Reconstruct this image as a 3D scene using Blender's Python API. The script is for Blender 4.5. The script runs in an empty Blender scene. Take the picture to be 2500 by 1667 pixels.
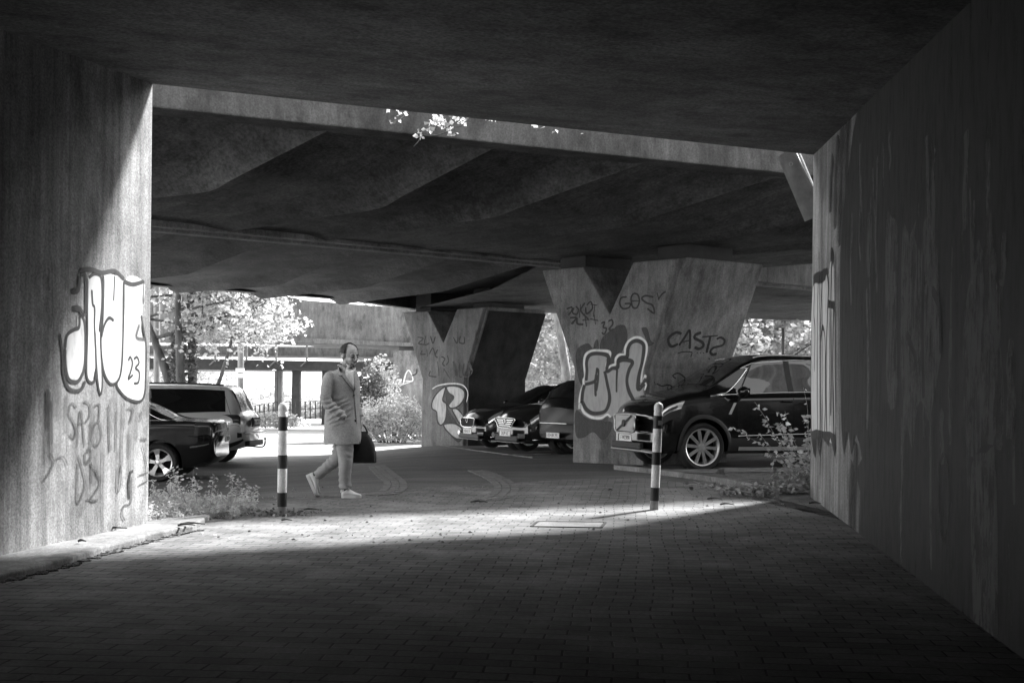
import bpy, bmesh, math, random
import numpy as np
from mathutils import Vector, Matrix, noise as mnoise
R = math.radians
random.seed(7); rng = np.random.default_rng(7)
SC = bpy.context.scene
COL = SC.collection
# ------------------------------------------------------------------ camera, sky, sun, exposure
HC = 1.05; FP = 2500.0; ROLL = R(0.6); HY = 985.0
RX = Vector((math.cos(ROLL), 0, math.sin(ROLL))); UX = Vector((-math.sin(ROLL), 0, math.cos(ROLL)))
cd = bpy.data.cameras.new('camera'); cam = bpy.data.objects.new('camera', cd); COL.objects.link(cam)
cam.matrix_world = Matrix(((RX.x, UX.x, 0, 0), (0, 0, -1, 0), (RX.z, UX.z, 0, HC), (0, 0, 0, 1)))
cd.sensor_width = 36; cd.lens = 36; cd.shift_y = (HY - 833.5) / 2500; cd.clip_start = .05; cd.clip_end = 3000
SC.camera = cam
AZ = R(43); EL = R(43)      # towards the sun: (sin AZ, cos AZ)
w = bpy.data.worlds.new('World'); SC.world = w; w.use_nodes = True
nt = w.node_tree; bgn = nt.nodes['Background']; bgn.inputs[1].default_value = 0.15
sky = nt.nodes.new('ShaderNodeTexSky'); sky.sky_type = 'NISHITA'; sky.sun_disc = False
sky.sun_elevation = EL; sky.sun_rotation = AZ
bw = nt.nodes.new('ShaderNodeRGBToBW'); nt.links.new(sky.outputs[0], bw.inputs[0]); nt.links.new(bw.outputs[0], bgn.inputs[0])
sl = bpy.data.lights.new('sun', 'SUN'); sl.energy = 2.3; sl.angle = R(6); sl.color = (1, 1, 1)
so = bpy.data.objects.new('sun', sl); COL.objects.link(so)
SUN = Vector((math.sin(AZ) * math.cos(EL), math.cos(AZ) * math.cos(EL), math.sin(EL)))
so.rotation_euler = (-SUN).to_track_quat('-Z', 'Y').to_euler(); so.location = (10, 10, 20)
SC.view_settings.view_transform = 'Standard'; SC.view_settings.look = 'None'
SC.view_settings.exposure = 3.05; SC.view_settings.gamma = 1
SC.cycles.max_bounces = 8; SC.cycles.diffuse_bounces = 5; SC.cycles.transparent_max_bounces = 12
# ------------------------------------------------------------------ pixel <-> place
def sm(a, b, x):
    t = min(1, max(0, (x - a) / (b - a))); return t * t * (3 - 2 * t)
TR = math.tan(ROLL)
def gz(x, y):
    d = .28 * sm(-1.2, -5.2, x) * sm(10.5, 15.5, y)
    d *= 1 - .55 * sm(18, 34, y)
    return x * TR - d - .05 * sm(20, 30, y)
def ray(sx, sy): return RX * ((sx - 1250) / FP) + UX * ((HY - sy) / FP) + Vector((0, 1, 0))
def P(sx, sy, d): return Vector((0, 0, HC)) + ray(sx, sy) * d
def PZ(sx, sy, z): r = ray(sx, sy); return P(sx, sy, (z - HC) / r.z)
def G(sx, sy, off=0):
    r = ray(sx, sy); z = 0
    for i in range(30):
        p = P(sx, sy, (z - HC) / r.z); z = .5 * z + .5 * (gz(p.x, p.y) + off)
    return Vector((p.x, p.y, gz(p.x, p.y) + off))
def onp(sx, sy, p0, n): r = ray(sx, sy); t = (p0 - Vector((0, 0, HC))).dot(n) / r.dot(n); return P(sx, sy, t)
# ------------------------------------------------------------------ materials
MATS = {}
def nd(t, k, **kw):
    n = t.nodes.new(k)
    for a, b in kw.items(): setattr(n, a, b)
    return n
def mat(name, v, rough=.8, spec=.3, metal=0, var=0, sc=(4, 4, 4), bump=0, bsc=30, grain=0, coat=0, emit=0):
    if name in MATS: return MATS[name]
    m = bpy.data.materials.new(name); m.use_nodes = True; t = m.node_tree; b = t.nodes['Principled BSDF']
    b.inputs['Base Color'].default_value = (v, v, v, 1); b.inputs['Roughness'].default_value = rough
    b.inputs['Specular IOR Level'].default_value = spec; b.inputs['Metallic'].default_value = metal
    b.inputs['Coat Weight'].default_value = coat
    tc = nd(t, 'ShaderNodeTexCoord')
    if var or grain:
        mp = nd(t, 'ShaderNodeMapping'); mp.inputs['Scale'].default_value = sc; t.links.new(tc.outputs['Object'], mp.inputs[0])
        n1 = nd(t, 'ShaderNodeTexNoise'); n1.inputs['Scale'].default_value = 1; n1.inputs['Detail'].default_value = 8; n1.inputs['Roughness'].default_value = .6
        t.links.new(mp.outputs[0], n1.inputs['Vector'])
        mr = nd(t, 'ShaderNodeMapRange'); mr.inputs[1].default_value = .3; mr.inputs[2].default_value = .7
        mr.inputs[3].default_value = v * (1 - var); mr.inputs[4].default_value = v * (1 + var)
        t.links.new(n1.outputs[0], mr.inputs[0]); out = mr.outputs[0]
        if grain:
            n2 = nd(t, 'ShaderNodeTexNoise'); n2.inputs['Scale'].default_value = 70; n2.inputs['Detail'].default_value = 3
            t.links.new(tc.outputs['Object'], n2.inputs['Vector'])
            m2 = nd(t, 'ShaderNodeMapRange'); m2.inputs[1].default_value = .3; m2.inputs[2].default_value = .7
            m2.inputs[3].default_value = 1 - grain; m2.inputs[4].default_value = 1 + grain
            t.links.new(n2.outputs[0], m2.inputs[0])
            mm = nd(t, 'ShaderNodeMath', operation='MULTIPLY'); t.links.new(out, mm.inputs[0]); t.links.new(m2.outputs[0], mm.inputs[1]); out = mm.outputs[0]
        t.links.new(out, b.inputs['Base Color'])
    if bump:
        n3 = nd(t, 'ShaderNodeTexNoise'); n3.inputs['Scale'].default_value = bsc; n3.inputs['Detail'].default_value = 6
        t.links.new(tc.outputs['Object'], n3.inputs['Vector'])
        bp = nd(t, 'ShaderNodeBump'); bp.inputs['Strength'].default_value = bump; bp.inputs['Distance'].default_value = .02
        t.links.new(n3.outputs[0], bp.inputs['Height']); t.links.new(bp.outputs[0], b.inputs['Normal'])
    MATS[name] = m; return m
def concrete(name, lo, hi, streak=(5, 5, .35), rot=(0, 0, 0), board=0, spots=0, brot=0, bump=.25, gr=.28, gs=45):
    m = bpy.data.materials.new(name); m.use_nodes = True; t = m.node_tree; L = t.links; b = t.nodes['Principled BSDF']
    b.inputs['Roughness'].default_value = .85; b.inputs['Specular IOR Level'].default_value = .2
    tc = nd(t, 'ShaderNodeTexCoord'); mr0 = nd(t, 'ShaderNodeMapping'); mr0.inputs['Rotation'].default_value = rot
    L.new(tc.outputs['Object'], mr0.inputs[0])
    def noi(scale, s, det=8, ro=.62):
        mp = nd(t, 'ShaderNodeMapping'); mp.inputs['Scale'].default_value = scale; L.new(mr0.outputs[0], mp.inputs[0])
        n = nd(t, 'ShaderNodeTexNoise'); n.inputs['Scale'].default_value = s; n.inputs['Detail'].default_value = det; n.inputs['Roughness'].default_value = ro
        L.new(mp.outputs[0], n.inputs['Vector']); return n.outputs[0]
    def mrg(o, a, c, d, e):
        n = nd(t, 'ShaderNodeMapRange'); L.new(o, n.inputs[0])
        for i, q in enumerate((a, c, d, e)): n.inputs[i + 1].default_value = q
        return n.outputs[0]
    def mul(a, c):
        n = nd(t, 'ShaderNodeMath', operation='MULTIPLY'); L.new(a, n.inputs[0]); L.new(c, n.inputs[1]); return n.outputs[0]
    st = noi(streak, 1.1); bl = noi((1, 1, 1), .7, 5); fi = noi((1, 1, 1), gs, 4); st2 = noi(tuple(q * 3.3 for q in streak), 1.7, 6, .7)
    o = mrg(st, .3, .7, lo, hi)
    o = mul(o, mrg(bl, .3, .7, .62, 1.3)); o = mul(o, mrg(fi, .3, .7, 1 - gr, 1 + gr)); o = mul(o, mrg(st2, .3, .7, .88, 1.1))
    bl2 = noi((1, 1, .55), 2.6, 10, .72); o = mul(o, mrg(bl2, .36, .5, .62, 1.04)); bl3 = noi((1, 1, .3), 9, 6, .7); o = mul(o, mrg(bl3, .3, .62, .78, 1.1))
    h = st2
    if board:
        sp = nd(t, 'ShaderNodeMapping'); sp.inputs['Rotation'].default_value = (0, 0, brot); L.new(mr0.outputs[0], sp.inputs[0])
        sx = nd(t, 'ShaderNodeSeparateXYZ'); L.new(sp.outputs[0], sx.inputs[0])
        q = nd(t, 'ShaderNodeMath', operation='MULTIPLY'); L.new(sx.outputs[0], q.inputs[0]); q.inputs[1].default_value = board
        f = nd(t, 'ShaderNodeMath', operation='FRACT'); L.new(q.outputs[0], f.inputs[0])
        fl = nd(t, 'ShaderNodeMath', operation='FLOOR'); L.new(q.outputs[0], fl.inputs[0])
        wn = nd(t, 'ShaderNodeTexWhiteNoise', noise_dimensions='1D'); L.new(fl.outputs[0], wn.inputs['W'])
        o = mul(o, mrg(wn.outputs[0], 0, 1, .92, 1.07)); o = mul(o, mrg(f.outputs[0], 0, .07, .8, 1))
    if spots:
        vo = nd(t, 'ShaderNodeTexVoronoi'); vo.inputs['Scale'].default_value = spots; L.new(mr0.outputs[0], vo.inputs['Vector'])
        bigm = mrg(bl, .5, .6, .0, .05)
        gt = nd(t, 'ShaderNodeMath', operation='GREATER_THAN'); L.new(vo.outputs['Distance'], gt.inputs[0]); L.new(bigm, gt.inputs[1])
        o = mul(o, mrg(gt.outputs[0], 0, 1, .3, 1))
    L.new(o, b.inputs['Base Color'])
    bp = nd(t, 'ShaderNodeBump'); bp.inputs['Strength'].default_value = bump; bp.inputs['Distance'].default_value = .012
    ad = nd(t, 'ShaderNodeMath', operation='ADD'); L.new(fi, ad.inputs[0]); L.new(h, ad.inputs[1])
    L.new(ad.outputs[0], bp.inputs['Height']); L.new(bp.outputs[0], b.inputs['Normal'])
    MATS[name] = m; return m
def paver_mat():
    m = bpy.data.materials.new('brick_paving'); m.use_nodes = True; t = m.node_tree; L = t.links; b = t.nodes['Principled BSDF']
    b.inputs['Roughness'].default_value = .8; b.inputs['Specular IOR Level'].default_value = .25
    tc = nd(t, 'ShaderNodeTexCoord')
    dn = nd(t, 'ShaderNodeTexNoise'); dn.inputs['Scale'].default_value = .55; dn.inputs['Detail'].default_value = 2; L.new(tc.outputs['Object'], dn.inputs['Vector'])
    vm = nd(t, 'ShaderNodeVectorMath', operation='MULTIPLY_ADD'); L.new(dn.outputs[1], vm.inputs[0]); vm.inputs[1].default_value = (.22, .12, 0); L.new(tc.outputs['Object'], vm.inputs[2])
    mp = nd(t, 'ShaderNodeMapping'); mp.inputs['Rotation'].default_value = (0, 0, R(7)); L.new(vm.outputs[0], mp.inputs[0])
    br = nd(t, 'ShaderNodeTexBrick'); br.inputs['Scale'].default_value = 1; br.inputs['Brick Width'].default_value = .2; br.inputs['Row Height'].default_value = .1
    br.inputs['Mortar Size'].default_value = .006; br.inputs['Mortar Smooth'].default_value = .3; br.inputs['Bias'].default_value = 0
    br.inputs[1].default_value = (.12, .12, .12, 1); br.inputs[2].default_value = (.19, .19, .19, 1); br.inputs[3].default_value = (.035, .035, .035, 1)
    L.new(mp.outputs[0], br.inputs[0])
    n = nd(t, 'ShaderNodeTexNoise'); n.inputs['Scale'].default_value = 1.3; n.inputs['Detail'].default_value = 9; n.inputs['Roughness'].default_value = .65; L.new(tc.outputs['Object'], n.inputs['Vector'])
    n2 = nd(t, 'ShaderNodeTexNoise'); n2.inputs['Scale'].default_value = 60; n2.inputs['Detail'].default_value = 3; L.new(tc.outputs['Object'], n2.inputs['Vector'])
    a = nd(t, 'ShaderNodeMapRange'); L.new(n.outputs[0], a.inputs[0]); a.inputs[1].default_value = .3; a.inputs[2].default_value = .7; a.inputs[3].default_value = .58; a.inputs[4].default_value = 1.34
    c = nd(t, 'ShaderNodeMapRange'); L.new(n2.outputs[0], c.inputs[0]); c.inputs[1].default_value = .3; c.inputs[2].default_value = .7; c.inputs[3].default_value = .8; c.inputs[4].default_value = 1.2
    # sand drifts that fill the joints in places
    mk = nd(t, 'ShaderNodeMapRange'); L.new(n.outputs[0], mk.inputs[0]); mk.inputs[1].default_value = .5; mk.inputs[2].default_value = .68; mk.inputs[3].default_value = 0; mk.inputs[4].default_value = .75
    mx = nd(t, 'ShaderNodeMix', data_type='RGBA'); L.new(mk.outputs[0], mx.inputs[0]); L.new(br.outputs[0], mx.inputs[6]); mx.inputs[7].default_value = (.19, .19, .19, 1)
    v1 = nd(t, 'ShaderNodeVectorMath', operation='SCALE'); L.new(mx.outputs[2], v1.inputs[0]); L.new(a.outputs[0], v1.inputs[3])
    v2 = nd(t, 'ShaderNodeVectorMath', operation='SCALE'); L.new(v1.outputs[0], v2.inputs[0]); L.new(c.outputs[0], v2.inputs[3])
    L.new(v2.outputs[0], b.inputs['Base Color'])
    bp = nd(t, 'ShaderNodeBump'); bp.inputs['Strength'].default_value = .8; bp.inputs['Distance'].default_value = .006; bp.invert = True
    L.new(br.outputs[1], bp.inputs['Height']); L.new(bp.outputs[0], b.inputs['Normal'])
    return m
def paint_mat(name, v, alpha=1, soft=.3, wear=.5):
    """sprayed paint: uv.x runs across the stroke, soft at both edges"""
    m = bpy.data.materials.new(name); m.use_nodes = True; t = m.node_tree; L = t.links; b = t.nodes['Principled BSDF']
    b.inputs['Base Color'].default_value = (v, v, v, 1); b.inputs['Roughness'].default_value = .6
    uv = nd(t, 'ShaderNodeUVMap'); s = nd(t, 'ShaderNodeSeparateXYZ'); L.new(uv.outputs[0], s.inputs[0])
    pp = nd(t, 'ShaderNodeMath', operation='PINGPONG'); L.new(s.outputs[0], pp.inputs[0]); pp.inputs[1].default_value = .5
    mr = nd(t, 'ShaderNodeMapRange'); mr.interpolation_type = 'SMOOTHSTEP'; L.new(pp.outputs[0], mr.inputs[0]); mr.inputs[1].default_value = 0; mr.inputs[2].default_value = soft; mr.inputs[3].default_value = 0; mr.inputs[4].default_value = 1
    tc = nd(t, 'ShaderNodeTexCoord'); mp = nd(t, 'ShaderNodeMapping'); mp.inputs['Scale'].default_value = (9, 9, 2.2); L.new(tc.outputs['Object'], mp.inputs[0])
    n = nd(t, 'ShaderNodeTexNoise'); n.inputs['Scale'].default_value = 1.5; n.inputs['Detail'].default_value = 8; n.inputs['Roughness'].default_value = .7; L.new(mp.outputs[0], n.inputs['Vector'])
    m2 = nd(t, 'ShaderNodeMapRange'); L.new(n.outputs[0], m2.inputs[0]); m2.inputs[1].default_value = .32; m2.inputs[2].default_value = .55; m2.inputs[3].default_value = alpha * (1 - wear); m2.inputs[4].default_value = alpha
    mu = nd(t, 'ShaderNodeMath', operation='MULTIPLY'); L.new(mr.outputs[0], mu.inputs[0]); L.new(m2.outputs[0], mu.inputs[1])
    L.new(mu.outputs[0], b.inputs['Alpha'])
    MATS[name] = m; return m
def leaf_mat(name, v, tr=.45):
    m = bpy.data.materials.new(name); m.use_nodes = True; t = m.node_tree; L = t.links
    for n in list(t.nodes):
        if n.type != 'OUTPUT_MATERIAL': t.nodes.remove(n)
    out = [n for n in t.nodes if n.type == 'OUTPUT_MATERIAL'][0]
    d = nd(t, 'ShaderNodeBsdfPrincipled'); d.inputs['Roughness'].default_value = .5; d.inputs['Specular IOR Level'].default_value = .35
    tl = nd(t, 'ShaderNodeBsdfTranslucent'); mx = nd(t, 'ShaderNodeMixShader'); mx.inputs[0].default_value = tr
    tc = nd(t, 'ShaderNodeTexCoord'); n = nd(t, 'ShaderNodeTexNoise'); n.inputs['Scale'].default_value = 7; n.inputs['Detail'].default_value = 2; L.new(tc.outputs['Object'], n.inputs['Vector'])
    mr = nd(t, 'ShaderNodeMapRange'); L.new(n.outputs[0], mr.inputs[0]); mr.inputs[1].default_value = .3; mr.inputs[2].default_value = .7; mr.inputs[3].default_value = v * .6; mr.inputs[4].default_value = v * 1.35
    L.new(mr.outputs[0], d.inputs['Base Color']); L.new(mr.outputs[0], tl.inputs['Color'])
    L.new(d.outputs[0], mx.inputs[1]); L.new(tl.outputs[0], mx.inputs[2]); L.new(mx.outputs[0], out.inputs[0])
    MATS[name] = m; return m
# ------------------------------------------------------------------ tags and mesh builder
def tag(o, label=None, cat=None, group=None, kind=None):
    if label: o['label'] = label
    if cat: o['category'] = cat
    if group: o['group'] = group
    if kind: o['kind'] = kind
    return o
def empty(name, loc=(0, 0, 0), rz=0):
    o = bpy.data.objects.new(name, None); COL.objects.link(o); o.location = loc; o.rotation_euler = (0, 0, rz); o.empty_display_size = .2
    return o
class MB:
    def __init__(s): s.v = []; s.f = []; s.uv = {}
    def add(s, vs, fs):
        k = len(s.v); s.v += [tuple(v) for v in vs]; s.f += [tuple(i + k for i in f) for f in fs]; return s
    def box(s, c, d, rz=0, rx=0, ry=0):
        M = Matrix.Rotation(rz, 3, 'Z') @ Matrix.Rotation(ry, 3, 'Y') @ Matrix.Rotation(rx, 3, 'X'); c = Vector(c)
        vs = [c + M @ Vector((x * d[0] / 2, y * d[1] / 2, z * d[2] / 2)) for x in (-1, 1) for y in (-1, 1) for z in (-1, 1)]
        return s.add(vs, [(0, 1, 3, 2), (4, 6, 7, 5), (0, 4, 5, 1), (2, 3, 7, 6), (0, 2, 6, 4), (1, 5, 7, 3)])
    def bar(s, a, b, wd, h, up=(0, 0, 1)):
        a = Vector(a); b = Vector(b); d = (b - a).normalized(); sd = d.cross(Vector(up)).normalized(); u = sd.cross(d)
        vs = [p + sd * (i * wd / 2) + u * (j * h / 2) for p in (a, b) for i, j in ((-1, -1), (1, -1), (1, 1), (-1, 1))]
        return s.add(vs, [(0, 1, 2, 3), (7, 6, 5, 4), (0, 4, 5, 1), (1, 5, 6, 2), (2, 6, 7, 3), (3, 7, 4, 0)])
    def tube(s, pts, r, n=10, cap=True, sq=1.0):
        pts = [Vector(p) for p in pts]; rs = r if hasattr(r, '__len__') else [r] * len(pts)
        rings = []; prev = None
        for i, p in enumerate(pts):
            d = (pts[min(i + 1, len(pts) - 1)] - pts[max(i - 1, 0)])
            if d.length < 1e-9: d = Vector((0, 0, 1))
            d.normalize()
            if prev is None:
                a = Vector((0, 0, 1)) if abs(d.z) < .9 else Vector((1, 0, 0)); u = d.cross(a).normalized()
            else: u = (prev - d * prev.dot(d)).normalized()
            prev = u; v = d.cross(u)
            rings.append([p + (u * math.cos(2 * math.pi * k / n) + v * math.sin(2 * math.pi * k / n) * sq) * rs[i] for k in range(n)])
        return s.rings(rings, cap)
    def rings(s, rings, cap=True):
        n = len(rings[0]); vs = [p for rg in rings for p in rg]; fs = []
        for i in range(len(rings) - 1):
            for k in range(n):
                a = i * n + k; b = i * n + (k + 1) % n; fs.append((a, b, b + n, a + n))
        if cap: fs.append(tuple(range(n))[::-1]); fs.append(tuple((len(rings) - 1) * n + k for k in range(n)))
        return s.add(vs, fs)
    def ell(s, c, r, n=16, m=10, rot=None):
        c = Vector(c); rg = []
        M = rot or Matrix.Identity(3)
        for i in range(m + 1):
            th = math.pi * (i + .02 if i == 0 else (i - .02 if i == m else i)) / m
            rg.append([c + M @ Vector((r[0] * math.sin(th) * math.cos(2 * math.pi * k / n), r[1] * math.sin(th) * math.sin(2 * math.pi * k / n), -r[2] * math.cos(th))) for k in range(n)])
        return s.rings(rg)
    def prism(s, poly, vec):
        poly = [Vector(p) for p in poly]; vec = Vector(vec); n = len(poly)
        return s.add(poly + [p + vec for p in poly], [tuple(range(n)), tuple(range(2 * n - 1, n - 1, -1))] + [(i, i + n, (i + 1) % n + n, (i + 1) % n) for i in range(n)])
    def grid(s, rows, uv=False):
        n = len(rows[0]); vs = [p for r in rows for p in r]
        return s.add(vs, [(i * n + k, i * n + k + 1, (i + 1) * n + k + 1, (i + 1) * n + k) for i in range(len(rows) - 1) for k in range(n - 1)])
    def build(s, name, m, parent=None, smooth=False, sharp=None, fixn=True):
        me = bpy.data.meshes.new(name); me.from_pydata([tuple(v) for v in s.v], [], s.f); me.validate()
        if fixn and len(s.f) < 60000:
            b = bmesh.new(); b.from_mesh(me); bmesh.ops.recalc_face_normals(b, faces=b.faces); b.to_mesh(me); b.free()
        if m: me.materials.append(m)
        if smooth:
            me.polygons.foreach_set('use_smooth', [True] * len(me.polygons))
            if sharp: me.set_sharp_from_angle(angle=R(sharp))
        o = bpy.data.objects.new(name, me); COL.objects.link(o)
        if parent: o.parent = parent
        return o
def finish(o, mods):
    """apply modifiers without operators"""
    for k, kw in mods:
        md = o.modifiers.new(k, k)
        for a, b in kw.items(): setattr(md, a, b)
    bpy.context.view_layer.update()
    dg = bpy.context.evaluated_depsgraph_get(); me = bpy.data.meshes.new_from_object(o.evaluated_get(dg)); o.modifiers.clear()
    mats = list(o.data.materials); o.data = me
    if not me.materials:
        for q in mats: me.materials.append(q)
    return o
def bevel(o, wd=.01, seg=2): return finish(o, [('BEVEL', dict(width=wd, segments=seg, limit_method='ANGLE', angle_limit=R(35)))])
def cr(pts, k=6, closed=False):
    pts = [Vector(p) for p in pts]; n = len(pts); out = []
    if n < 3: return pts
    rg = range(n if closed else n - 1)
    for i in rg:
        p0 = pts[(i - 1) % n] if (closed or i > 0) else pts[0]; p1 = pts[i]; p2 = pts[(i + 1) % n]; p3 = pts[(i + 2) % n] if (closed or i + 2 < n) else pts[-1]
        for j in range(k):
            t = j / k
            out.append(.5 * ((2 * p1) + (p2 - p0) * t + (2 * p0 - 5 * p1 + 4 * p2 - p3) * t * t + (3 * p1 - p0 - 3 * p2 + p3) * t ** 3))
    if not closed: out.append(pts[-1])
    return out
def text_mesh(body, size, m, parent, M, name='lettering', ext=.002, squeeze=1):
    cu = bpy.data.curves.new('t', 'FONT'); cu.body = body; cu.size = size; cu.extrude = ext; cu.align_x = 'CENTER'; cu.align_y = 'CENTER'; cu.offset = size * .012
    o = bpy.data.objects.new('t', cu); COL.objects.link(o); bpy.context.view_layer.update()
    me = bpy.data.meshes.new_from_object(o.evaluated_get(bpy.context.evaluated_depsgraph_get()))
    bpy.data.objects.remove(o); bpy.data.curves.remove(cu)
    me.transform(M @ Matrix.Diagonal((squeeze, 1, 1, 1))); me.materials.clear(); me.materials.append(m)
    q = bpy.data.objects.new(name, me); COL.objects.link(q); q.parent = parent; return q
def adopt(o, parent):
    o.parent = parent; o.matrix_parent_inverse = Matrix.Translation(-Vector(parent.location)); return o
class Paint:
    """flat sprayed strokes and fills on a real wall face"""
    def __init__(s, p0, n, off=.003, ws=1): s.p0 = Vector(p0); s.n = Vector(n).normalized(); s.off = off; s.k = 0; s.r = {}; s.g = 0; s.ws = ws
        
    def pt(s, sx, sy): return onp(sx, sy, s.p0, s.n)
    def get(s, mt):
        k = (mt.name, s.g)
        if k not in s.r: s.r[k] = (mt, [], [], [])
        return s.r[k]
    def stroke(s, mt, pts, wd, tf=(0, 0, 1), closed=False, k=6, taper=True):
        s.k += 1; off = s.off + s.k * .00008
        q = cr([s.pt(tf[0] + x / tf[2], tf[1] + y / tf[2]) for x, y in pts], k, closed)
        if closed: q.append(q[0])
        _, V, F, U = s.get(mt); b = len(V)
        for i, p in enumerate(q):
            d = q[min(i + 1, len(q) - 1)] - q[max(i - 1, 0)]
            if d.length < 1e-6: d = Vector((0, 0, 1))
            sd = d.cross(s.n).normalized(); ww = wd * s.ws * (.85 + .3 * mnoise.noise(p * 3))
            if taper and not closed and (i == 0 or i == len(q) - 1): ww *= .6
            for u in (-.5, .5): V.append(p + sd * ww * u + s.n * off); U.append((u + .5, 0))
        for i in range(len(q) - 1): F.append((b + 2 * i, b + 2 * i + 1, b + 2 * i + 3, b + 2 * i + 2))
    def fill(s, mt, pts, tf=(0, 0, 1), k=5):
        s.k += 1; off = s.off + s.k * .00008
        q = cr([s.pt(tf[0] + x / tf[2], tf[1] + y / tf[2]) for x, y in pts], k, True)
        _, V, F, U = s.get(mt); b = len(V)
        for p in q: V.append(p + s.n * off); U.append((.5, 0))
        F.append(tuple(range(b, b + len(q))))
    def build(s, parent, name='graffiti', label=None):
        for mt, V, F, U in s.r.values():
            me = bpy.data.meshes.new(name); me.from_pydata([tuple(v) for v in V], [], F)
            ul = me.uv_layers.new(name='UVMap')
            li = [0] * len(me.loops); me.loops.foreach_get('vertex_index', li)
            ul.data.foreach_set('uv', [c for i in li for c in U[i]])
            me.materials.append(mt); o = bpy.data.objects.new(name, me); COL.objects.link(o)
            if label: o['label'] = label
            adopt(o, parent)
# ================================================================== SETTING
C_WALL = concrete('board_marked_wall', .13, .33, (6, 6, .3), board=9, spots=9, gr=.4, gs=60)
C_WALL_R = concrete('board_marked_wall_darker', .17, .38, (6, 6, .3), board=8, spots=7, gr=.4, gs=60)
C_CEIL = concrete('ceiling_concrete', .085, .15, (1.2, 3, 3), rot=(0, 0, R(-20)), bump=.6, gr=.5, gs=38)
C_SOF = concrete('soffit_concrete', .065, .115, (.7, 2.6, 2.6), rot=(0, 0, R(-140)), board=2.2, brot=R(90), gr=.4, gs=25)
C_PIER = concrete('pier_concrete', .14, .23, (5, 5, .5), board=7)
C_FAS = concrete('fascia_concrete', .09, .145, (4, 4, .4))
C_KERB = concrete('kerb_concrete', .15, .27, (2, 2, 2))
M_PAV = paver_mat()
M_ASPH = mat('asphalt', .115, .85, .25, var=.35, sc=(.5, 2.2, 1), bump=.3, bsc=120, grain=.45)
M_EARTH = mat('pale_ground', .42, .95, .1, var=.35, sc=(.6, 1.5, 1), bump=.3, bsc=20, grain=.25)
M_DIRT = mat('dirt', .12, .95, .1, var=.5, sc=(6, 6, 6), bump=1, bsc=40, grain=.5)
M_STEEL = mat('painted_steel', .10, .5, .4, var=.3, sc=(3, 3, 3))
M_STEEL_L = mat('galvanised_steel', .14, .45, .5, var=.2, sc=(3, 3, 3))
M_DARK = mat('dark_steel', .04, .6, .3, var=.3, sc=(3, 3, 3))
# ---- ground sheets
def sheet(name, rows, m, off=0, kind='structure'):
    b = MB(); b.grid([[Vector((p[0], p[1], gz(p[0], p[1]) + off)) for p in r] for r in rows]); o = b.build(name, m, smooth=True, fixn=False)
    if o.data.polygons[0].normal.z < 0: o.data.flip_normals()
    return tag(o, kind=kind)
xs = sorted(set([-400, -200, -100, -60, -40] + [x * 1.0 for x in range(-30, 31)] + [40, 60, 100, 200, 400])); ys = sorted(set([-60, -30] + list(range(-20, 45)) + [50, 60, 80, 120, 200, 400, 800]))
gr = sheet('ground', [[(x, y) for x in xs] for y in ys], M_EARTH, -.012)
def between(near, far, nx, ny):
    near = cr([Vector((*p, 0)) for p in near], 8); far = cr([Vector((*p, 0)) for p in far], 8)
    def at(q, t):
        f = t * (len(q) - 1); i = min(int(f), len(q) - 2); return q[i].lerp(q[i + 1], f - i)
    return [[tuple(at(near, i / nx).lerp(at(far, i / nx), j / ny))[:2] for i in range(nx + 1)] for j in range(ny + 1)]
g2 = lambda sx, sy: tuple(G(sx, sy))[:2]
pfar = [(-9, 9.2), g2(365, 1262), g2(560, 1236), g2(760, 1213), g2(900, 1203), g2(1060, 1190), g2(1200, 1181), g2(1380, 1172), g2(1560, 1166), g2(1700, 1185), g2(1850, 1208), g2(1990, 1222), (11, 12.4)]
road = sheet('road', between([(-26, 5.5), (-6, 8.6), (0, 9.5), (6, 10.0), (26, 14)], [(-26, 24), (-8, 25), (-2, 27), (6, 30), (30, 32)], 60, 40), M_ASPH, 0)
pave = sheet('paving', between([(-9, -25), (0, -25), (11, -25)], pfar, 48, 60), M_PAV, .006)
# ---- underpass
LB = G(362, 1292); RB = G(1977, 1212)
W = Vector((.171, 1, 0)).normalized(); E = Vector((RB.x - LB.x, RB.y - LB.y, 0)).normalized()
zL = P(379, 207, LB.y).z; zR = P(1984, 376, RB.y).z
under = empty('underpass', (LB.x, LB.y, 0)); tag(under, 'board marked concrete underpass the view looks out of, with graffiti on both walls', 'underpass')
def part(mb, name, m, par, smooth=False, sharp=None, bv=0):
    o = mb.build(name, m, None, smooth, sharp)
    if bv: bevel(o, bv)
    adopt(o, par); return o
def flat(v, z): return Vector((v.x, v.y, z))
BK = 24
lw = [LB, LB - W * BK, LB - W * BK - E * 3, LB - E * 5]; rw = [RB, RB - W * BK, RB - W * BK + E * 3, RB + E * 6]
wl = part(MB().prism([flat(p, -1.5) for p in lw], (0, 0, 6.2)), 'left_wall', C_WALL, under, bv=.012)
wr = part(MB().prism([flat(p, -1.5) for p in rw], (0, 0, 6.4)), 'right_wall', C_WALL_R, under, bv=.02)
# roof: soffit falls towards the camera
SL = .125; run = 10.5
prof = [(0, 0), (run, -SL * run), (BK + 1, -SL * run)]
b = MB(); top = []
lo_l = []; lo_r = []
for s_, dz in prof:
    lo_l.append(flat(LB - W * s_ - E * (.3), zL + dz - .003)); lo_r.append(flat(RB - W * s_ + E * (.3), zR + dz - .003))
rows = [[a.lerp(c, t) for t in (0, .25, .5, .75, 1)] for a, c in zip(lo_l, lo_r)]
a0 = flat(LB - E * 6, zL + 1.1); 
b.grid(rows)
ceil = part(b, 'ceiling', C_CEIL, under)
ed = [flat(LB - E * 6, zL), flat(RB + E * 8, zR), flat(RB + E * 8, zR + .95), flat(LB - E * 6, zL + .95)]
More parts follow.
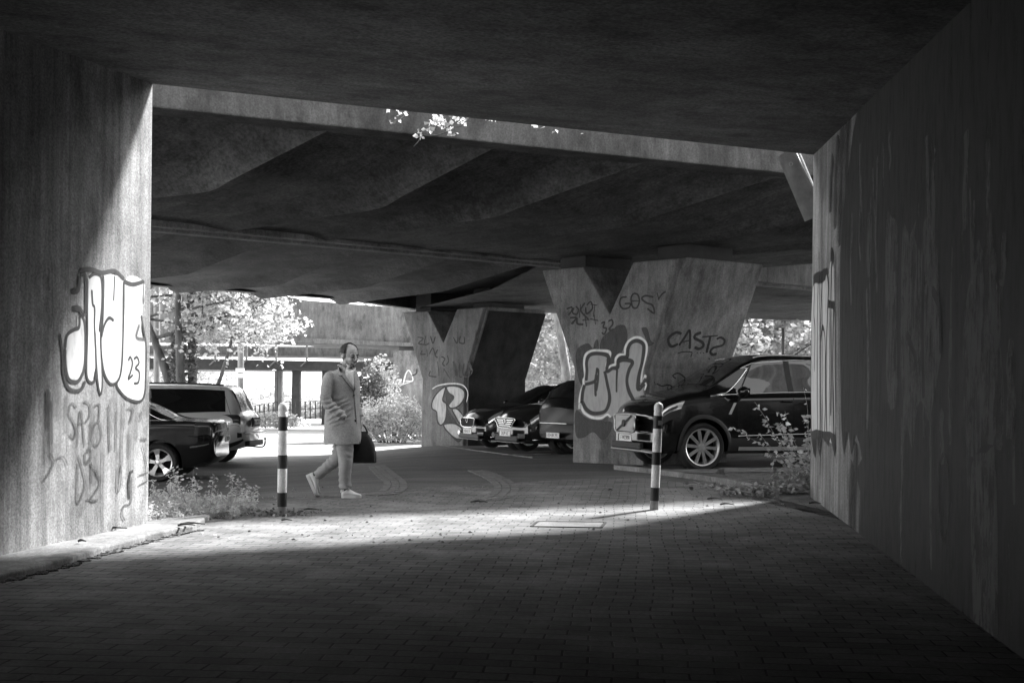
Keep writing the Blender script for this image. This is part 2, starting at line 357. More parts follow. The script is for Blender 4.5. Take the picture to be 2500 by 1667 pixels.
# roof slab over it, closing everything above
slab = MB(); slab.prism([flat(LB - E * 6, 3.1), flat(LB - E * .25, 3.1), flat(LB - E * .25, zL), flat(RB + E * .25, zR), flat(RB + E * .25, 3.1), flat(RB + E * 8, 3.1), flat(RB + E * 8, zR + .5), flat(LB - E * 6, zL + .5)], -W * .35)
part(slab, 'portal_beam', C_FAS, under, bv=.015)
part(MB().prism([flat(p, 4.1) for p in (LB - E * 6 - W * .36, RB + E * 8 - W * .36, RB + E * 8 - W * BK, LB - E * 6 - W * BK)], (0, 0, .3)), 'deck', C_FAS, under)
# back end of the passage: unseen wall added to shut out light from behind
part(MB().prism([flat(LB - W * BK + E * 1.4, -.5), flat(RB - W * BK + E * 2, -.5), flat(RB - W * BK + E * 2, 4.6), flat(LB - W * BK + E * 1.4, 4.6)], -W * .4), 'added_end_wall', C_WALL, under)
# kerb slab along the left wall
kl = [G(-60, 1440), G(150, 1386), G(255, 1352), G(370, 1318), G(470, 1298)]
kb = [LB - W * 9 + E * .45] + kl + [LB + W * .55 + E * .25, LB + W * .55 - E * .3, LB - W * 9 - E * .1]
kj = []
for i in range(len(kb) - 4):
    for t in np.linspace(0, 1, 9)[:-1]:
        p = kb[i].lerp(kb[i + 1], t); kj.append(p + E * (.035 * mnoise.noise(p * 4)))
kj += kb[-4:]
kerb = MB().prism([Vector((p.x, p.y, gz(p.x, p.y) - .03)) for p in kj], (0, 0, .085)).build('kerb', C_KERB); bevel(kerb, .015); tag(kerb, kind='structure')
# dirt in the gutter
gd = MB()
for i in range(260):
    t = random.random() ** .7 * 3.999; k = int(t); p = kl[k].lerp(kl[k + 1], t - k) + E * random.gauss(.03, .03) + W * random.gauss(0, .04)
    s_ = random.uniform(.008, .03); gd.ell((p.x, p.y, gz(p.x, p.y) + s_ * .3), (s_ * 1.4, s_, s_ * .5), 5, 3)
tag(gd.build('gutter_dirt', M_DIRT), 'loose dark dirt lying in the gutter along the left kerb', 'dirt', kind='stuff')
# ---- manhole frame in the paving
mhc = [G(1297, 1287), G(1468, 1290), G(1478, 1277), G(1312, 1275)]
mh = empty('manhole_cover', mhc[0]); tag(mh, 'rectangular steel manhole cover set in the brick paving', 'manhole cover')
b = MB(); 
for i in range(4):
    a, c = mhc[i] + Vector((0, 0, .009)), mhc[(i + 1) % 4] + Vector((0, 0, .009)); b.bar(a, c, .022, .008)
part(b, 'frame', M_DARK, mh)
part(MB().prism([p.lerp(sum(mhc, Vector()) / 4, .06) + Vector((0, 0, .004)) for p in mhc], (0, 0, .006)), 'lid', mat('paved_lid', .19, .8, var=.3, grain=.3), mh)
# ---- cobble curves in the asphalt
cb = MB()
def cobarc(cpts, rows_, st):
    q = cr([G(*p) for p in cpts], 10); L = [0]
    for i in range(1, len(q)): L.append(L[-1] + (q[i] - q[i - 1]).length)
    n = int(L[-1] / st)
    for r in range(rows_):
        for i in range(n):
            d = (i + .5 * (r % 2)) * st; k = max(j for j in range(len(L)) if L[j] <= d + 1e-6); k = min(k, len(q) - 2)
            p = q[k].lerp(q[k + 1], (d - L[k]) / max(1e-6, L[k + 1] - L[k])); tg = (q[k + 1] - q[k]).normalized(); nn = Vector((-tg.y, tg.x, 0))
            p = p + nn * (r * .105); a = math.atan2(tg.y, tg.x)
            cb.box((p.x + random.gauss(0, .003), p.y, gz(p.x, p.y) + .002 + random.uniform(0, .006)), (st * .84, .09, .02), a)
cobarc([(905, 1140), (930, 1165), (945, 1180), (935, 1200), (890, 1212)], 3, .11)
cobarc([(1150, 1150), (1195, 1170), (1215, 1190), (1200, 1212), (1150, 1222)], 3, .11)
cs = cb.build('sett_paving', mat('sett_stone', .17, .8, var=.35, sc=(9, 9, 9), grain=.2)); tag(cs, kind='structure')
# ---- right kerb, dirt island
kr = [G(1500, 1146), G(1575, 1154), G(1640, 1163), G(1700, 1171), G(1800, 1188), G(1870, 1202), G(1960, 1206), G(2080, 1208)]
kq = cr(kr, 5); b = MB(); b.rings([[p + Vector((0, 0, -.05)), p + Vector((0, 0, .07)), p + Vector((0, .1, .075)), p + Vector((0, .1, -.05))] for p in kq])
tag(b.build('kerb', C_KERB), kind='structure')
isl = sheet('verge', between([tuple(p + Vector((0, .1, 0)))[:2] for p in kr], [g2(1505, 1144), g2(1620, 1152), g2(1760, 1160), g2(1900, 1158), (13, 16)], 30, 8), M_DIRT, .045)
pk = sheet('parking_kerb', between([g2(1600, 1158), g2(1760, 1164), g2(1900, 1160), (13, 15.9)], [g2(1600, 1154), g2(1760, 1153), g2(1900, 1149), (13, 16.6)], 20, 3), C_KERB, .055)
# thin kerb lines across the far road
for pts in ([(700, 1084), (900, 1080), (1040, 1085), (1160, 1100), (1300, 1118)], [(880, 1056), (960, 1050), (1040, 1049)]):
    q = cr([G(*p) for p in pts], 5); b = MB(); b.rings([[p + Vector((0, 0, -.03)), p + Vector((0, 0, .015)), p + Vector((0, .12, .015)), p + Vector((0, .12, -.03))] for p in q]); tag(b.build('kerb', C_KERB), kind='structure')
M_LINE = mat('white_road_paint', .7, .7, var=.2, sc=(6, 6, 6))
for (a, c) in (((1225, 1111), (1345, 1108)), ((1290, 1103), (1400, 1100))):
    p, q = G(*a), G(*c); d = Vector((0, .1, 0)); b = MB()
    b.grid([[Vector((v.x, v.y, gz(v.x, v.y) + .006)) for v in (p.lerp(q, t) for t in np.linspace(0, 1, 6))], [Vector((v.x, v.y, gz(v.x, v.y) + .006)) for v in (p.lerp(q, t) + d for t in np.linspace(0, 1, 6))]])
    tag(b.build('parking_line', M_LINE), kind='structure')
# ================================================================== BRIDGES
RD = Vector((-.77, .638, 0)).normalized()          # rib direction
ze, zk = 4.22, 3.72
A = [PZ(810 + 0, 308, ze), PZ(1223, 351, ze)]; SP = A[1] - A[0]; SP.z = 0; ED = SP.normalized()
def Ak(k): return Vector((A[0].x, A[0].y, ze)) + SP * k
J0 = PZ(380, 553, zk); J1 = PZ(1307, 638, zk); JD = (J1 - J0); JD.z = 0; JDn = JD.normalized()
def isect(p, d, q, e):   # 2D
    den = d.x * e.y - d.y * e.x; t = ((q.x - p.x) * e.y - (q.y - p.y) * e.x) / den; return p + d * t
brA = empty('road_bridge', (A[0].x, A[0].y, 0)); tag(brA, 'nearer concrete road bridge with ribbed soffit just outside the underpass', 'bridge')
def zof(p):   # soffit slab level of the near deck
    d = abs((p - Ak(0)).dot(Vector((-ED.y, ED.x, 0)))); return ze + (zk - ze) * min(1, d / 2.2)
# fascia beam along the near edge
f0, f1 = Ak(-4), Ak(13); nrm = Vector((-ED.y, ED.x, 0))
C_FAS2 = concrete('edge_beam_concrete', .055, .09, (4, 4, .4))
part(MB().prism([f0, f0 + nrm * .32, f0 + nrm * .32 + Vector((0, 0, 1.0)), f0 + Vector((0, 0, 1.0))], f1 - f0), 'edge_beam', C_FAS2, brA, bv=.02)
# folded soffit: each bay falls gently to a low arris, then steps back up
REC = .34
TOOTH = [(0, 0), (.02, .96), (.06, 1), (.45, 1), (.68, .95), (.80, .86), (.835, .76), (.99, .03), (1.0, 0)]
def samp(line, k=9):
    q = [line[0], line[0].lerp(line[1], .4), line[0].lerp(line[1], .8), line[1], line[1].lerp(line[2], .25), line[1].lerp(line[2], .5), line[1].lerp(line[2], .75), line[2]]
    return cr(q, 3)
def folds_soffit(par, lines, rec, recs=None, tp=(1, .22)):
    for i in range(len(lines) - 1):
        a, c = samp(lines[i]), samp(lines[i + 1]); rc = recs[i] if recs else rec; b = MB()
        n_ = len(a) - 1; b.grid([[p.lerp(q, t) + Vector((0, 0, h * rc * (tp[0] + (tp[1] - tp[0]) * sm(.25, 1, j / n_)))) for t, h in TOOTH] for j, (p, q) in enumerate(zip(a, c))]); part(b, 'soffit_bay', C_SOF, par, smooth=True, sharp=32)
part(MB().prism([flat(Ak(-5) + nrm * .33, ze + .5), flat(Ak(13) + nrm * .33, ze + .5), flat(isect(Ak(13), nrm, J0, JDn), ze + .5), flat(isect(Ak(-5), nrm, J0, JDn), ze + .5)], (0, 0, .25)), 'deck', C_FAS, brA)
K1 = PZ(510, 468, zk); E1 = PZ(380, 484, zk); K2 = PZ(925, 510, zk); E2 = PZ(510, 574, zk); A3 = PZ(1573, 399, ze); K3 = PZ(1201, 532, zk); E3 = PZ(744, 595, zk)
def aline(p0, pk, p1):
    e = (p1 - pk); e.z = 0; q = isect(pk, e.normalized(), J0, JDn); q.z = zk; return [p0, pk, q]
LA = [aline(Ak(0) + nrm * .2, K1, E1), aline(Ak(1) + nrm * .2, K2, E2), aline(Ak(2) + nrm * .2, K3, E3)]
def shift(l, d, ref): e = l[2] - l[1]; e.z = 0; p = l[1] + d; q = isect(p, e.normalized(), J0, JDn); return [l[0] + d, p, flat(q, zk)]
LA = [shift(LA[0], -SP * 3, 0), shift(LA[0], -SP * 2, 0), shift(LA[0], -SP, 0)] + LA + [shift(LA[2], SP * k, 0) for k in (1, 2, 3, 4)]
folds_soffit(brA, LA, REC, [.34, .34, .34, .34, .34, .16, .10, .08, .06])
# far edge beam of the near deck = light line
JL = J0 - JDn * 8; JR = J1 + JDn * 9
part(MB().prism([flat(JL, zk - .02), flat(JL, zk + .9), flat(JL, zk + .9) - nrm * .16, flat(JL, zk - .02) - nrm * .16], flat(JR, zk - .02) - flat(JL, zk - .02)), 'edge_beam', C_PIER, brA, bv=.015)
# ---- second deck
brB = empty('road_bridge', (J0.x, J0.y + 1, 0)); tag(brB, 'second concrete road bridge beyond the light joint line, ribs ending over the tree', 'bridge')
zb = 3.5; JB = nrm * .12
F0 = PZ(431, 716, zb); F1 = PZ(639, 730, zb); FR = PZ(1000, 757, 3.6)
part(MB().prism([flat(JL, zk - .05) + JB, flat(JL, zk + .9) + JB, flat(JL, zk + .9) + JB + nrm * .2, flat(JL, zk - .05) + JB + nrm * .2], flat(JR, zk) - flat(JL, zk)), 'edge_beam', C_PIER, brB, bv=.015)
Kb = [PZ(457, 670, zb), PZ(680, 697, zb), PZ(893, 702, zb), PZ(1080, 712, zb)]; Sb = [PZ(659, 590, zk), PZ(882, 611, zk), PZ(1106, 628, zk), PZ(1290, 646, zk)]
Eb = [PZ(250, 695, zb), F0, F1, PZ(830, 744, zb)]
d0 = Sb[0] - Sb[1]; d0.z = 0
LB_ = [[Sb[0] + d0 * k + JB, Kb[0] + d0 * k, Eb[0] + d0 * k] for k in (4, 3, 2, 1)] + [[a + JB, k_, e_] for a, k_, e_ in zip(Sb, Kb, Eb)]
folds_soffit(brB, LB_, .34, None, (.6, .55))
fe = [F0 + (F0 - F1) * 4, F0, F1, PZ(830, 744, zb), PZ(1000, 757, 3.6), PZ(1260, 762, 3.6), Vector((12, 31, 3.6)), Vector((30, 33, 3.6))]
nl = len(fe); jp = [flat(JL, 0) - JDn * 14 + JB + nrm * .2, flat(Sb[0], 0), flat(Sb[1], 0), flat(Sb[2], 0), flat(Sb[3], 0), flat(J1 + JDn * 2.5, 0), flat(JR, 0), flat(JR + JDn * 15, 0)]
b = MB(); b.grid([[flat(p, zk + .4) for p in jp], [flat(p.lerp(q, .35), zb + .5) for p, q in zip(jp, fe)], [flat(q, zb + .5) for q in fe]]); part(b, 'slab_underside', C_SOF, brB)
b = MB(); b.grid([[flat(q, zb + .12) for q in fe], [flat(q, zb + 1.35) for q in fe]]); b.grid([[flat(q, zb + .12) for q in fe], [flat(q - nrm * .3, zb + .12) for q in fe]]); b.grid([[flat(q, zb + 1.35) for q in fe], [flat(q, zb + 1.35) - nrm * 6 for q in fe]]); part(b, 'edge_beam', C_FAS, brB)
b = MB(); b.grid([[flat(p, zk + .9) for p in jp], [flat(q, zk + .9) for q in fe]]); part(b, 'deck', C_FAS, brB)
b = MB(); b.grid([[flat(p, zk - .02) for p in (J1 + JDn * .2 + JB, JR + JB, JR + JDn * 15)], [flat(p, zk - .06) for p in (PZ(1200, 700, zk), PZ(1500, 712, zk) + Vector((3, 0, 0)), Vector((26, 26, 3.6)))], [flat(q, 3.6) for q in fe[4:7]]]); part(b, 'girder_soffit', C_SOF, brB)
# ---- V piers
PR = Vector((-.783, .622, 0)).normalized(); PE = Vector((.88, .47, 0)).normalized()
def vpier(org, label, base_z, top_z=3.52):
    o = empty('bridge_pier', (org.x, org.y, base_z)); tag(o, label, 'pier', 'V shaped piers under the road bridges')
    c = 1.45; nz = 1.68; prof = [(.67, -.3), (.66, nz), (0, top_z), (.93, top_z), (1.42, 2.62), (2.02, top_z), (2.98, top_z), (2.19, nz), (2.22, -.3)]
    def pt(t, z, e): return Vector((org.x, org.y, z)) + PR * t + PE * e
    ch = .07; b = MB(); n = len(prof); cen = Vector((c, 1.5))
    def ringp(inset, e): return [pt(t + (c - t) * inset, z, e) for t, z in prof]
    def chf(t, z): return 0
    b.prism([pt(t, z, .10) for t, z in prof], PE * 1.68)
    # slightly smaller front plate gives the chamfered arris
    sh = b; 
    r0 = [pt(t, z, .10) for t, z in prof]; r1 = [pt(t * (1 - .05) + c * .05, z, .0) for t, z in prof]
    m = part(b, 'shaft', C_PIER, o, bv=.03)
    b2 = MB(); b2.prism([pt(t * .955 + c * .045, min(z, top_z - .02), 0) for t, z in prof], PE * .12); part(b2, 'front_face', C_PIER, o, bv=.02)
    b3 = MB()
    for a, d in ((.2, .75), (2.25, 2.8)):
        b3.prism([pt(a, top_z - .02, .3), pt(d, top_z - .02, .3), pt(d, top_z - .02, 1.3), pt(a, top_z - .02, 1.3)], (0, 0, 4.2 - top_z))
    part(b3, 'bearing', M_DARK, o)
    return o, pt
p1o, p1 = vpier(Vector((2.8, 17.0, 0)), 'near V shaped concrete pier sprayed with big rounded letters and tags', 0)
off2 = G(1037, 1087) - G(1403, 1125)
p2o, p2 = vpier(Vector((2.8 + off2.x, 17.0 + off2.y, 0)), 'farther V shaped concrete pier beside the bush, with a pale rounded tag low down', -.1, 3.5)
# ---- bridge C far behind
brC = empty('road_bridge', (0, 45, 0)); tag(brC, 'plain concrete box girder bridge in the background behind the tree', 'bridge')
def band(pxa, d, th):
    rows = [[P(x, y, dd) for (x, y, dd) in r] for r in pxa]; b = MB(); b.grid(rows); b.grid([[p + Vector((0, th, 0)) for p in r] for r in rows]); b.grid([rows[0], [p + Vector((0, th, 0)) for p in rows[0]]]); b.grid([rows[-1], [p + Vector((0, th, 0)) for p in rows[-1]]]); return b
bc = band([[(-900, 660, 52), (493, 680, 47), (748, 733, 46), (1010, 754, 45), (1800, 745, 45), (2600, 700, 45)], [(-900, 800, 52), (493, 818, 47), (748, 826, 46), (1010, 838, 45), (1800, 806, 45), (2600, 765, 45)]], 0, 7); part(bc, 'girder', C_FAS, brC)
bc = band([[(-900, 799, 51.8), (493, 817, 46.8), (748, 825, 45.8), (1010, 837, 44.8), (1800, 803, 44.8)], [(-900, 812, 51.8), (493, 829, 46.8), (748, 837, 45.8), (1010, 846, 44.8), (1800, 809, 44.8)]], 0, .8); part(bc, 'bottom_flange', C_FAS, brC)
a, c = P(960, 855, 44.5), P(1058, 855, 44.5); b = MB().box(((a.x + c.x) / 2, 45.2, a.z / 2 - .3), (c.x - a.x, 1.4, a.z + .6))
pc = part(b, 'pier', C_PIER, brC); b = MB().box(((a.x + c.x) / 2, 45.4, a.z + .1), (c.x - a.x - .4, .8, .3)); part(b, 'bearing', M_DARK, brC)
# ---- railway bridge D
brD = empty('railway_bridge', (-14, 60, 0)); tag(brD, 'dark steel girder footbridge with a light railing in the far background', 'bridge')
part(band([[(-300, 862, 60), (840, 882, 60), (1000, 885, 60)], [(-300, 896, 60), (840, 905, 60), (1000, 907, 60)]], 0, 3.2), 'girder', M_DARK, brD)
part(band([[(-300, 838, 61), (840, 846, 61), (1000, 850, 61)], [(-300, 862, 61), (840, 872, 61), (1000, 876, 61)]], 0, .2), 'parapet', C_FAS, brD)
for y0, y1, th in ((856, 876, .12), (838, 850, .06)):
    part(MB().bar(P(-300, y0, 59.7), P(1000, y1, 59.7), .1, th), 'rail', M_STEEL_L, brD)
for i, sx in enumerate((451, 526, 602, 674, 749)):
    y = 840 + (sx - 451) * .012
    b = MB().bar(P(sx, y, 59.5), P(sx, y + 38, 59.5), .12, .12, up=(0, 1, 0)); b.bar(P(sx - 1, y + 37, 59.5), P(sx - 14, y + 50, 59.9), .06, .1, up=(0, 1, 0)); part(b, 'railing_post', M_STEEL_L, brD)
for x0, x1, m in ((671, 678, M_STEEL), (679, 689, M_STEEL), (713, 733, M_DARK), (786, 800, M_DARK)):
    a, c = P(x0, 895, 60.6), P(x1, 895, 60.6); part(MB().box(((a.x + c.x) / 2, 60.8, a.z / 2 - .3), (c.x - a.x, .5, a.z + .6)), 'column', m, brD)
# ---- iron fence in front of the water meadow
fen = empty('iron_fence', G(700, 1032)); tag(fen, 'thin upright bar fence at the far side of the road', 'fence')
fx = [(612 + 11 * i, 992 - i * 2.0, 1030 - i * .4, 57) for i in range(7)] + [(696 + i * 12.3, 981 - i * .3, 1029 - i * 1.1, 56) for i in range(12)]
for sx, y0, y1, d in fx:
    part(MB().bar(P(sx, y0, d), P(sx, y1, d), .07, .05, up=(0, 1, 0)), 'picket', M_DARK, fen)
for k in (.0, .42, .88):
    b = MB()
    for i in range(len(fx) - 1):
        a, c = fx[i], fx[i + 1]; b.bar(P(a[0], a[1] + (a[2] - a[1]) * k, a[3]), P(c[0], c[1] + (c[2] - c[1]) * k, c[3]), .03, .035)
    part(b, 'rail', M_DARK, fen)
# ---- posts behind the parked cars
def post(name, sx, y0, y1, d, r, label, cat, m=M_STEEL_L, boards=()):
    e = empty(name, P(sx, y1, d)); tag(e, label, cat)
    part(MB().tube([P(sx, y1, d), P(sx, y0, d)], r, 10), 'pole', m, e, smooth=True, sharp=50)
    for (cx, cy, wd, hd) in boards:
        p = P(cx, cy, d - r - .03); part(MB().box(p, (wd, .04, hd)), 'sign_plate', mat('sign_white', .6, .5, var=.15, sc=(8, 8, 8)), e, bv=.005)
post('lamp_post', 383, 700, 1010, 30, .09, 'grey lamp post beside the tree, cut by the left wall edge', 'post')
post('sign_post', 588, 836, 1025, 33, .1, 'pale steel post with two small white sign plates', 'sign post', boards=((586, 904, .28, .14), (588, 917, .22, .14)))
# ================================================================== CARS
M_BLACK = mat('black_car_paint', .006, .14, .3, coat=.35)
M_CHAR = mat('charcoal_car_paint', .01, .15, .3, coat=.5)
M_SILV = mat('silver_car_paint', .55, .3, .5, metal=.3, coat=.6)
M_DULL = mat('dusty_black_paint', .006, .24, .1); M_GLASS = mat('tinted_glass', .006, .03, .6, coat=.4)
M_TRIM = mat('black_plastic', .02, .55, .3)
M_UNDER = mat('underbody', .01, .9, .1)
M_CHROME = mat('chrome', .75, .12, .5, metal=1)
M_ALLOY = mat('alloy', .55, .3, .5, metal=.7)
M_TYRE = mat('tyre_rubber', .018, .75, .25, bump=.3, bsc=60)
M_LAMP = mat('lamp_glass', .5, .08, .6, metal=.6)
M_TAIL = mat('tail_lamp_glass', .03, .12, .3, coat=.3)
M_PLATE = mat('plate_white', .72, .4, .4)
M_INK = mat('plate_ink', .015, .5, .3)
def herm(xp, fp):
    xp = np.array(xp, float); fp = np.array(fp, float); d = np.diff(fp) / np.diff(xp); m = np.zeros_like(fp)
    for i in range(1, len(xp) - 1): m[i] = 0 if d[i - 1] * d[i] <= 0 else 2 * d[i - 1] * d[i] / (d[i - 1] + d[i])
    m[0], m[-1] = d[0], d[-1]
    def f(x):
        x = min(max(x, xp[0]), xp[-1]); i = min(max(int(np.searchsorted(xp, x)) - 1, 0), len(xp) - 2); h = xp[i + 1] - xp[i]; t = (x - xp[i]) / h
        return float(fp[i] * (1 + 2 * t) * (1 - t) ** 2 + m[i] * h * t * (1 - t) ** 2 + fp[i + 1] * t * t * (3 - 2 * t) + m[i + 1] * h * t * t * (t - 1))
    return f
class Car:
    """x forward, y to the left, origin on the ground at mid length. side s=+1 left, -1 right"""
    def __init__(s, name, label, loc, rz, L, top, belt, bot, half, roofw, paint, axles, rw, bulge=(.14, .12), arch=.06, group=None, cat='car'):
        s.L = L; s.top = herm(*zip(*top)); s.belt = herm(*zip(*belt)); s.bot = herm(*zip(*bot)); s.half = herm(*zip(*half)); s.rwf = herm(*zip(*roofw)); s.bl = bulge
        s.root = empty(name, loc, rz); tag(s.root, label, cat, group); s.axles = axles; s.rw = rw; s.paint = paint
        n = 90; rings = []
        xs = [-L / 2 + L * (.5 - .5 * math.cos(math.pi * i / n)) for i in range(n + 1)]
        for x in xs:
            q = s.sec(x); rings.append(q[:-1] + [Vector((p.x, -p.y, p.z)) for p in q[::-1][:-1]][0:] )
        # closed loop: left half bottom->top then right half top->bottom
        rings = []
        for x in xs:
            q = s.sec(x); rings.append(q + [Vector((p.x, -p.y, p.z)) for p in q[1:-1][::-1]])
        b = MB(); b.rings(rings); o = b.build('body', paint, s.root)
        cut = MB()
        for ax in axles:
            for sd in (-1, 1):
                y0 = s.half(ax) - .30; cut.tube([(ax, sd * y0, rw), (ax, sd * (y0 + .7), rw)], rw + arch, 36)
        co = cut.build('cut', M_UNDER); co.parent = s.root
        o.modifiers.new('b', 'BOOLEAN'); o.modifiers['b'].object = co; o.modifiers['b'].operation = 'DIFFERENCE'; o.modifiers['b'].solver = 'EXACT'
        bpy.context.view_layer.update(); me = bpy.data.meshes.new_from_object(o.evaluated_get(bpy.context.evaluated_depsgraph_get())); o.modifiers.clear(); o.data = me
        bpy.data.objects.remove(co)
        me.polygons.foreach_set('use_smooth', [True] * len(me.polygons)); me.set_sharp_from_angle(angle=R(38)); s.body = o
        if not me.materials: me.materials.append(paint)
    def bend(s, p):
        L = s.L / 2; w = max(.2, s.half(p.x)); t = 1 - min(1, (p.y / w) ** 2)
        f = s.bl[0] * sm(L - .9, L, p.x) - s.bl[1] * sm(L - .8, L, -p.x)
        return Vector((p.x - abs(s.bl[0]) * sm(L - .9, L, p.x) * (1 - t) + abs(s.bl[1]) * sm(L - .8, L, -p.x) * (1 - t), p.y, p.z))
    def raw(s, x):
        w = s.half(x); zb = s.bot(x); zt = s.top(x); zl = min(s.belt(x), zt - .02); h = zl - zb; g = zt - zl; wr = min(s.rwf(x), w * .93)
        e = min(1, g / .35)
        p6 = (w * .945, zl); c = .045 + .02 * e
        return [(0, zb), (w * .8, zb), (w * .94, zb + .05), (w * .985, zb + .2 * h), (w, zb + .48 * h), (w * .995, zb + .7 * h), (w * .975, zb + .9 * h), p6,
                (p6[0] * .96, zl + .02 * e + .006), (p6[0] * .96 + (wr - p6[0] * .96) * .5, zl + g * .46), (wr + .02, zt - .13 * g * .8 - .01), (wr * .93, zt - .035 * g - .004), (wr * .75, zt - .002), (wr * .4, zt + c * .5), (0, zt + c * .62)]
    def sec(s, x): return [s.bend(Vector((x, y, z))) for y, z in s.raw(x)]
    def surf(s, x, u, sd=1, off=0):
        """u: float index along the section; sd: side"""
        def pt(x, u):
            q = s.raw(x); i = min(int(u), len(q) - 2); t = u - i; y = q[i][0] * (1 - t) + q[i + 1][0] * t; z = q[i][1] * (1 - t) + q[i + 1][1] * t
            return s.bend(Vector((x, y * sd, z)))
        p = pt(x, u)
        if off:
            a = pt(x + .01, u) - pt(x - .01, u); c = pt(x, min(u + .05, 13.99)) - pt(x, max(u - .05, 0)); n = a.cross(c)
            if n.length > 1e-9:
                n.normalize(); ref = Vector((0, p.y, p.z - .6)) + Vector((p.x * .0, 0, 0))
                if n.dot(ref) < 0: n = -n
                p = p + n * off
        return p
    def patch(s, name, m, x0, x1, u0, u1, sd=1, off=.004, nx=14, nu=8, par=None):
        """x0,x1 are functions or values of v in 0..1 (from u0 to u1)"""
        fx0 = x0 if callable(x0) else (lambda v: x0); fx1 = x1 if callable(x1) else (lambda v: x1); rows = []
        for j in range(nu + 1):
            v = j / nu; rows.append([s.surf(fx0(v) + (fx1(v) - fx0(v)) * i / nx, u0 + (u1 - u0) * v, sd, off) for i in range(nx + 1)])
        o = MB().grid(rows).build(name, m, par or s.root, smooth=True); return o
    def line(s, name, m, pts, sd=1, r=.004, off=.002, par=None, k=4, closed=False):
        q = [s.surf(p.x, p.z, sd, off) for p in cr([Vector((a, 0, c)) for a, c in pts], k, closed)]
        if closed: q.append(q[0])
        return MB().tube(q, r, 6).build(name, m, par or s.root, smooth=True)
    def across(s, name, m, x0, x1, umax, off=.004, par=None, tops=None):
        """panel over both sides of the centre line (windscreen)"""
        rows = []; nu = 12
        us = [umax + (14 - umax) * i / nu for i in range(nu + 1)]
        for i in range(15):
            v = i / 14; row = []
            for sd in (1, -1):
                seq = us if sd == 1 else us[::-1][1:]
                for u in seq:
                    y = s.surf(0, u, sd).y; xx = x0 + (x1 - x0) * v; row.append(s.surf(xx, u, sd, off))
            rows.append(row)
        return MB().grid(rows).build(name, m, par or s.root, smooth=True)
    def wheels(s, spokes, r_rim, style, bright=M_ALLOY):
        proto = None
        for ax in s.axles:
            for sd in (1, -1):
                yc = s.half(ax) - .115
                t = empty('wheel'); t.parent = s.root; t.location = (ax, sd * yc, s.rw); t.rotation_euler = (0, 0, 0 if sd == 1 else math.pi)
                if proto: 
                    for me in proto:
                        c = bpy.data.objects.new(me.name.split('.')[0], me); COL.objects.link(c); c.parent = t
                    continue
                R_, rr, w = s.rw, r_rim, .115; b = MB()
                pr = [(rr - .005, -w * .9), (R_ - .035, -w), (R_ - .008, -w * .75), (R_, -w * .4), (R_, w * .4), (R_ - .008, w * .75), (R_ - .035, w), (rr + .01, w * .92), (rr - .005, w * .8)]
                b.rings([[Vector((a * math.cos(q), y, a * math.sin(q))) for a, y in pr] for q in [2 * math.pi * i / 48 for i in range(49)]], cap=False)
                ty = b.build('tyre', M_TYRE, t, smooth=True, sharp=40)
                b = MB(); pr = [(rr - .02, -w * .9), (rr - .03, w * .3), (rr - .018, w * .75), (rr - .002, w * .86), (rr + .012, w * .9), (rr + .008, w * .7), (rr, -w * .9)]
                b.rings([[Vector((a * math.cos(q), y, a * math.sin(q))) for a, y in pr] for q in [2 * math.pi * i / 48 for i in range(49)]], cap=False)
                rm = b.build('rim', bright, t, smooth=True, sharp=40)
                b = MB()
                for k in range(spokes):
                    a = 2 * math.pi * (k + .15) / spokes; d = Vector((math.cos(a), 0, math.sin(a))); n = Vector((-math.sin(a), 0, math.cos(a))); y0, y1 = w * .62, w * .84
                    if style == 'twin':
                        for e in (-1, 1):
                            p = [d * .055 + n * e * .006, d * .055 + n * e * .019, d * (rr - .012) + n * e * .026, d * (rr - .012) + n * e * .009]
                            b.prism([v + Vector((0, y0 - .02 if i < 2 else y1 - .03, 0)) for i, v in enumerate(p)], (0, .022, 0))
                        p = [d * .055 - n * .02, d * .055 + n * .02, d * (rr - .012) + n * .026, d * (rr - .012) - n * .026]
                        b.prism([v + Vector((0, y0 - .032 if i < 2 else y1 - .042, 0)) for i, v in enumerate(p)], (0, .02, 0))
                    else:
                        ww = .034
                        p = [d * .045 - n * ww * .75, d * .045 + n * ww * .75, d * (rr * .6) + n * ww * .95, d * (rr - .012) + n * ww * 1.75, d * (rr - .012) - n * ww * 1.75, d * (rr * .6) - n * ww * .95]
                        b.prism([v + Vector((0, y0 - .02 + (.02 if i in (3, 4) else 0), 0)) for i, v in enumerate(p)], (0, .03, 0))
                sp = b.build('spokes', bright, t)
                b = MB().tube([(0, y0 - .05, 0), (0, y1 - .035, 0), (0, y1 - .025, 0)], [.075, .062, .03], 20)
                for k in range(5):
                    a = 2 * math.pi * k / 5 + .3; b.tube([(.05 * math.cos(a), w * .6, .05 * math.sin(a)), (.05 * math.cos(a), w * .73, .05 * math.sin(a))], .009, 8)
                hb = b.build('hub', bright, t, smooth=True, sharp=40)
                b = MB().tube([(0, -w * .2, 0), (0, w * .05, 0)], rr - .05, 28); b.box((rr * .55, w * .1, .04), (.06, .08, .16)); dk = b.build('brake_disc', M_UNDER, t)
                proto = [ty.data, rm.data, sp.data, hb.data, dk.data]
    def plate(s, txt, front=True, z=.5, y=0, off=.01, x=None):
        L = s.L / 2; sgn = 1 if front else -1; xx = (x if x is not None else L) + off; 
        e = empty('number_plate'); e.parent = s.root; e.location = (sgn * xx, y, z); e.rotation_euler = (0, 0, 0 if front else math.pi)
        b = MB().box((.006, 0, 0), (.012, .52, .112)); bevel(b.build('plate', M_PLATE, e), .004)
        b = MB(); 
        for (cy, cz, wy, wz) in ((0, .0535, .516, .003), (0, -.0535, .516, .003), (.257, 0, .003, .108), (-.257, 0, .003, .108)): b.box((.0125, cy, cz), (.002, wy, wz))
